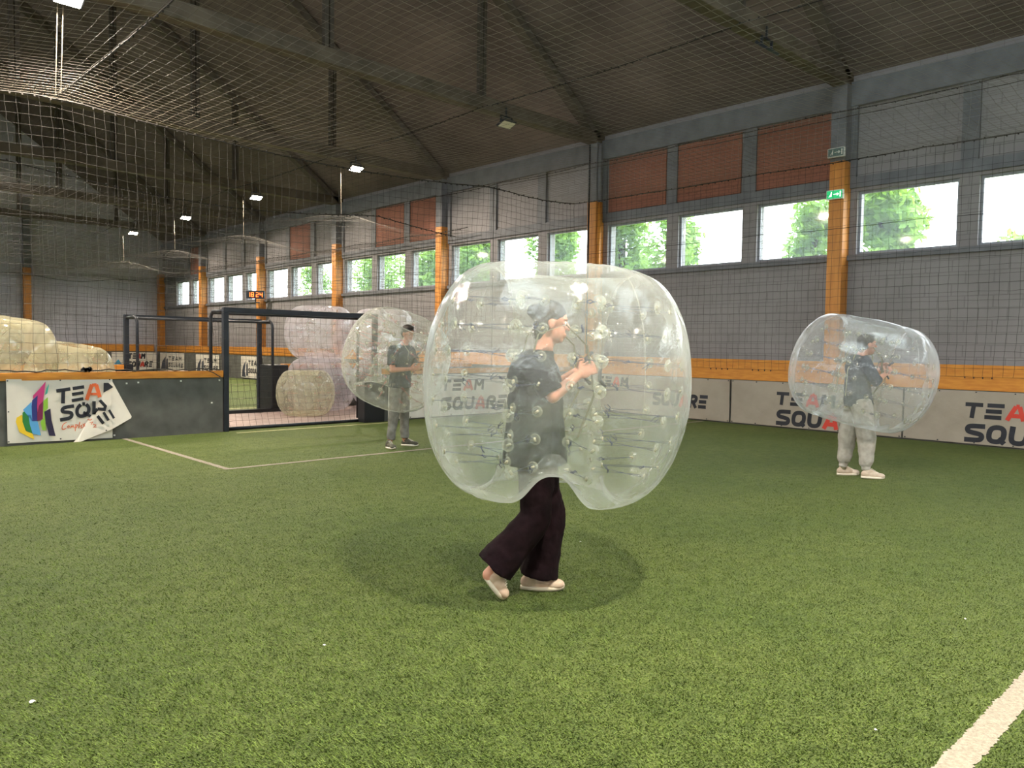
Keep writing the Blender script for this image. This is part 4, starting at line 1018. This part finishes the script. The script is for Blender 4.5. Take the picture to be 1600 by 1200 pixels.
    for s,q in (('r',-1),('l',1)):
        hi=hp+Vector((0,q*.085,-.03)); kn,an=V('kn'+s),V('an'+s); rk,rh,rth=P['rk'],P['rh'],P['rt']; hemp=kn.lerp(an,P.get('hemf',.95))
        cap(bm,hi,kn,rth,rk); mid=kn.lerp(hemp,.5)
        if P.get('cuff'): cap(bm,kn,kn.lerp(hemp,.82),rk,rh*1.35); frus(bm,kn.lerp(hemp,.8),hemp,rh*1.25,rh*.8); frus(bm,hemp-(hemp-kn).normalized()*.01,hemp+(hemp-kn).normalized()*.045,rh*.88,rh*.82)
        else: frus(bm,kn,mid,rk,(rk+rh)*.49); frus(bm,mid,hemp,(rk+rh)*.49,rh)
    sculpt('trousers',bm,mats['trousers'],t,.008,3,.024,.11)
    for s in 'rl':
        bm=BM(); bs=BM(); hl,to=V('heel'+s),V('toe'+s); c=shoe(bm,bs,hl,to); an=V('an'+s)
        cap(bm,c(.25,.075),c(.25,.075).lerp(an,.75),.038,.037)
        o=sculpt('shoe',bm,mats['shoe'],t,.005,3)
        obj('sole',bs,mats['sole'],o,True)
        bl=BM(); laces(bl,c,1); obj('laces',bl,mats['lace'],o)
        if 'sock' in mats:
            bm=BM(); cap(bm,V('kn'+s).lerp(an,.8),an-Vector((0,0,.02)),.043,.04); sculpt('sock',bm,mats['sock'],t,.006,2)
    return t
cloth=lambda n,c,c2:mat(n,c,.9,c2,14,bump=.003,bscale=30,spec=.1)
# central walker: local x = right of the picture
S=.00385
pc=HIT(850,935,2,0); base=Vector((3.30,3.27,0))
p1=person(tuple(base),FACE,'person walking to the right in dark flared trousers, inside the big central ball',
 dict(head=(.10,0,1.64),neck=(.05,0,1.48),chest=(.0,0,1.30),waist=(.01,0,1.04),hip=(.01,0,.90),
 shr=(-.0,-.19,1.40),elr=(.10,-.25,1.22),wrr=(.25,-.14,1.34),hdr=(.8,.3,.35),hnr=(0,1,-.2),
 shl=(.0,.19,1.40),ell=(.12,.25,1.24),wrl=(.26,.13,1.35),hdl=(.8,-.3,.35),hnl=(0,-1,-.2),
 knr=(.02,-.10,.49),anr=(-.215,-.13,.20),heelr=(-.285,-.14,.14),toer=(-.17,-.14,.0),
 knl=(.115,.08,.47),anl=(.05,.09,.10),heell=(-.06,.08,.003),toel=(.205,.07,.006),
 loose=1.3,hem=.80,sleeve=.9,rk=.094,rh=.122,rt=.115,hemf=1.03,curl=1.2,yaw=0,pitch=.12),
 dict(shirt=cloth('shirt_navy',(28,31,38),(20,22,28)),trousers=cloth('trousers_plum',(30,17,22),(20,11,15)),shoe=mat('shoe_beige',(190,168,146),.6,(176,146,124),12),sole=mat('sole_cream',(196,184,162),.6),lace=mat('lace_cream',(238,230,212),.7),sock=mat('sock_pale',(196,184,166),.9)),hair='bun')
b2p=(9.37,3.80,0)
p2=person(b2p,FACE,'person in grey sweatpants and beige shoes inside the tilted ball on the right',
 dict(head=(.06,0,1.58),neck=(.0,0,1.46),chest=(-.04,0,1.28),waist=(-.04,0,1.05),hip=(-.02,0,.90),
 shr=(-.05,-.19,1.38),elr=(.06,-.24,1.16),wrr=(.22,-.14,1.24),hdr=(.7,.3,.6),hnr=(0,1,-.2),
 shl=(-.02,.19,1.38),ell=(.10,.235,1.18),wrl=(.26,.13,1.28),hdl=(.7,-.3,.6),hnl=(0,-1,-.2),
 knr=(.04,-.11,.48),anr=(.04,-.13,.11),heelr=(-.02,-.14,.012),toer=(.25,-.15,.004),
 knl=(-.09,.11,.49),anl=(-.13,.11,.11),heell=(-.2,.11,.004),toel=(.07,.12,.004),
 loose=1.08,hem=.86,sleeve=1.3,rk=.108,rh=.06,rt=.125,hemf=.90,cuff=1,curl=1.2),
 dict(shirt=cloth('shirt_slate',(58,66,76),(46,54,62)),trousers=cloth('sweatpants_grey',(168,164,158),(150,146,140)),shoe=mat('shoe_pale',(186,170,154),.6,(170,152,134),12),sole=mat('sole_pale',(216,206,190),.6),lace=mat('lace_cream',(238,230,212),.7),sock=mat('sock_olive',(112,108,84),.9)))
p3=person((6.62,9.30,0),FACE-R_(28),'person standing with arms forward in grey trousers and dark sneakers, by the near goal',
 dict(head=(.10,.02,1.66),neck=(.05,0,1.50),chest=(.0,0,1.33),waist=(-.02,0,1.09),hip=(-.03,0,.93),
 shr=(-.01,-.2,1.42),elr=(.02,-.25,1.14),wrr=(.24,-.12,1.16),hdr=(.8,.4,.1),hnr=(0,.8,.3),
 shl=(.01,.2,1.42),ell=(.05,.25,1.15),wrl=(.26,.10,1.16),hdl=(.8,-.4,.1),hnl=(0,-.8,.3),
 knr=(-.03,-.13,.5),anr=(-.07,-.17,.1),heelr=(-.12,-.19,.004),toer=(.09,-.27,.004),
 knl=(-.03,.12,.5),anl=(-.05,.16,.1),heell=(-.1,.15,.004),toel=(.14,.24,.004),
 loose=1.05,hem=.88,sleeve=.75,rk=.075,rh=.062,rt=.1,hemf=.93,yaw=-.3,pitch=.2,curl=1.),
 dict(shirt=cloth('shirt_charcoal',(76,80,84),(62,66,70)),trousers=cloth('trousers_grey',(128,126,120),(106,104,98)),shoe=mat('shoe_dark_olive',(78,76,62),.6,(58,56,46),12),sole=mat('sole_pale',(216,206,190),.6),lace=mat('lace_cream',(238,230,212),.7)),hair='short')
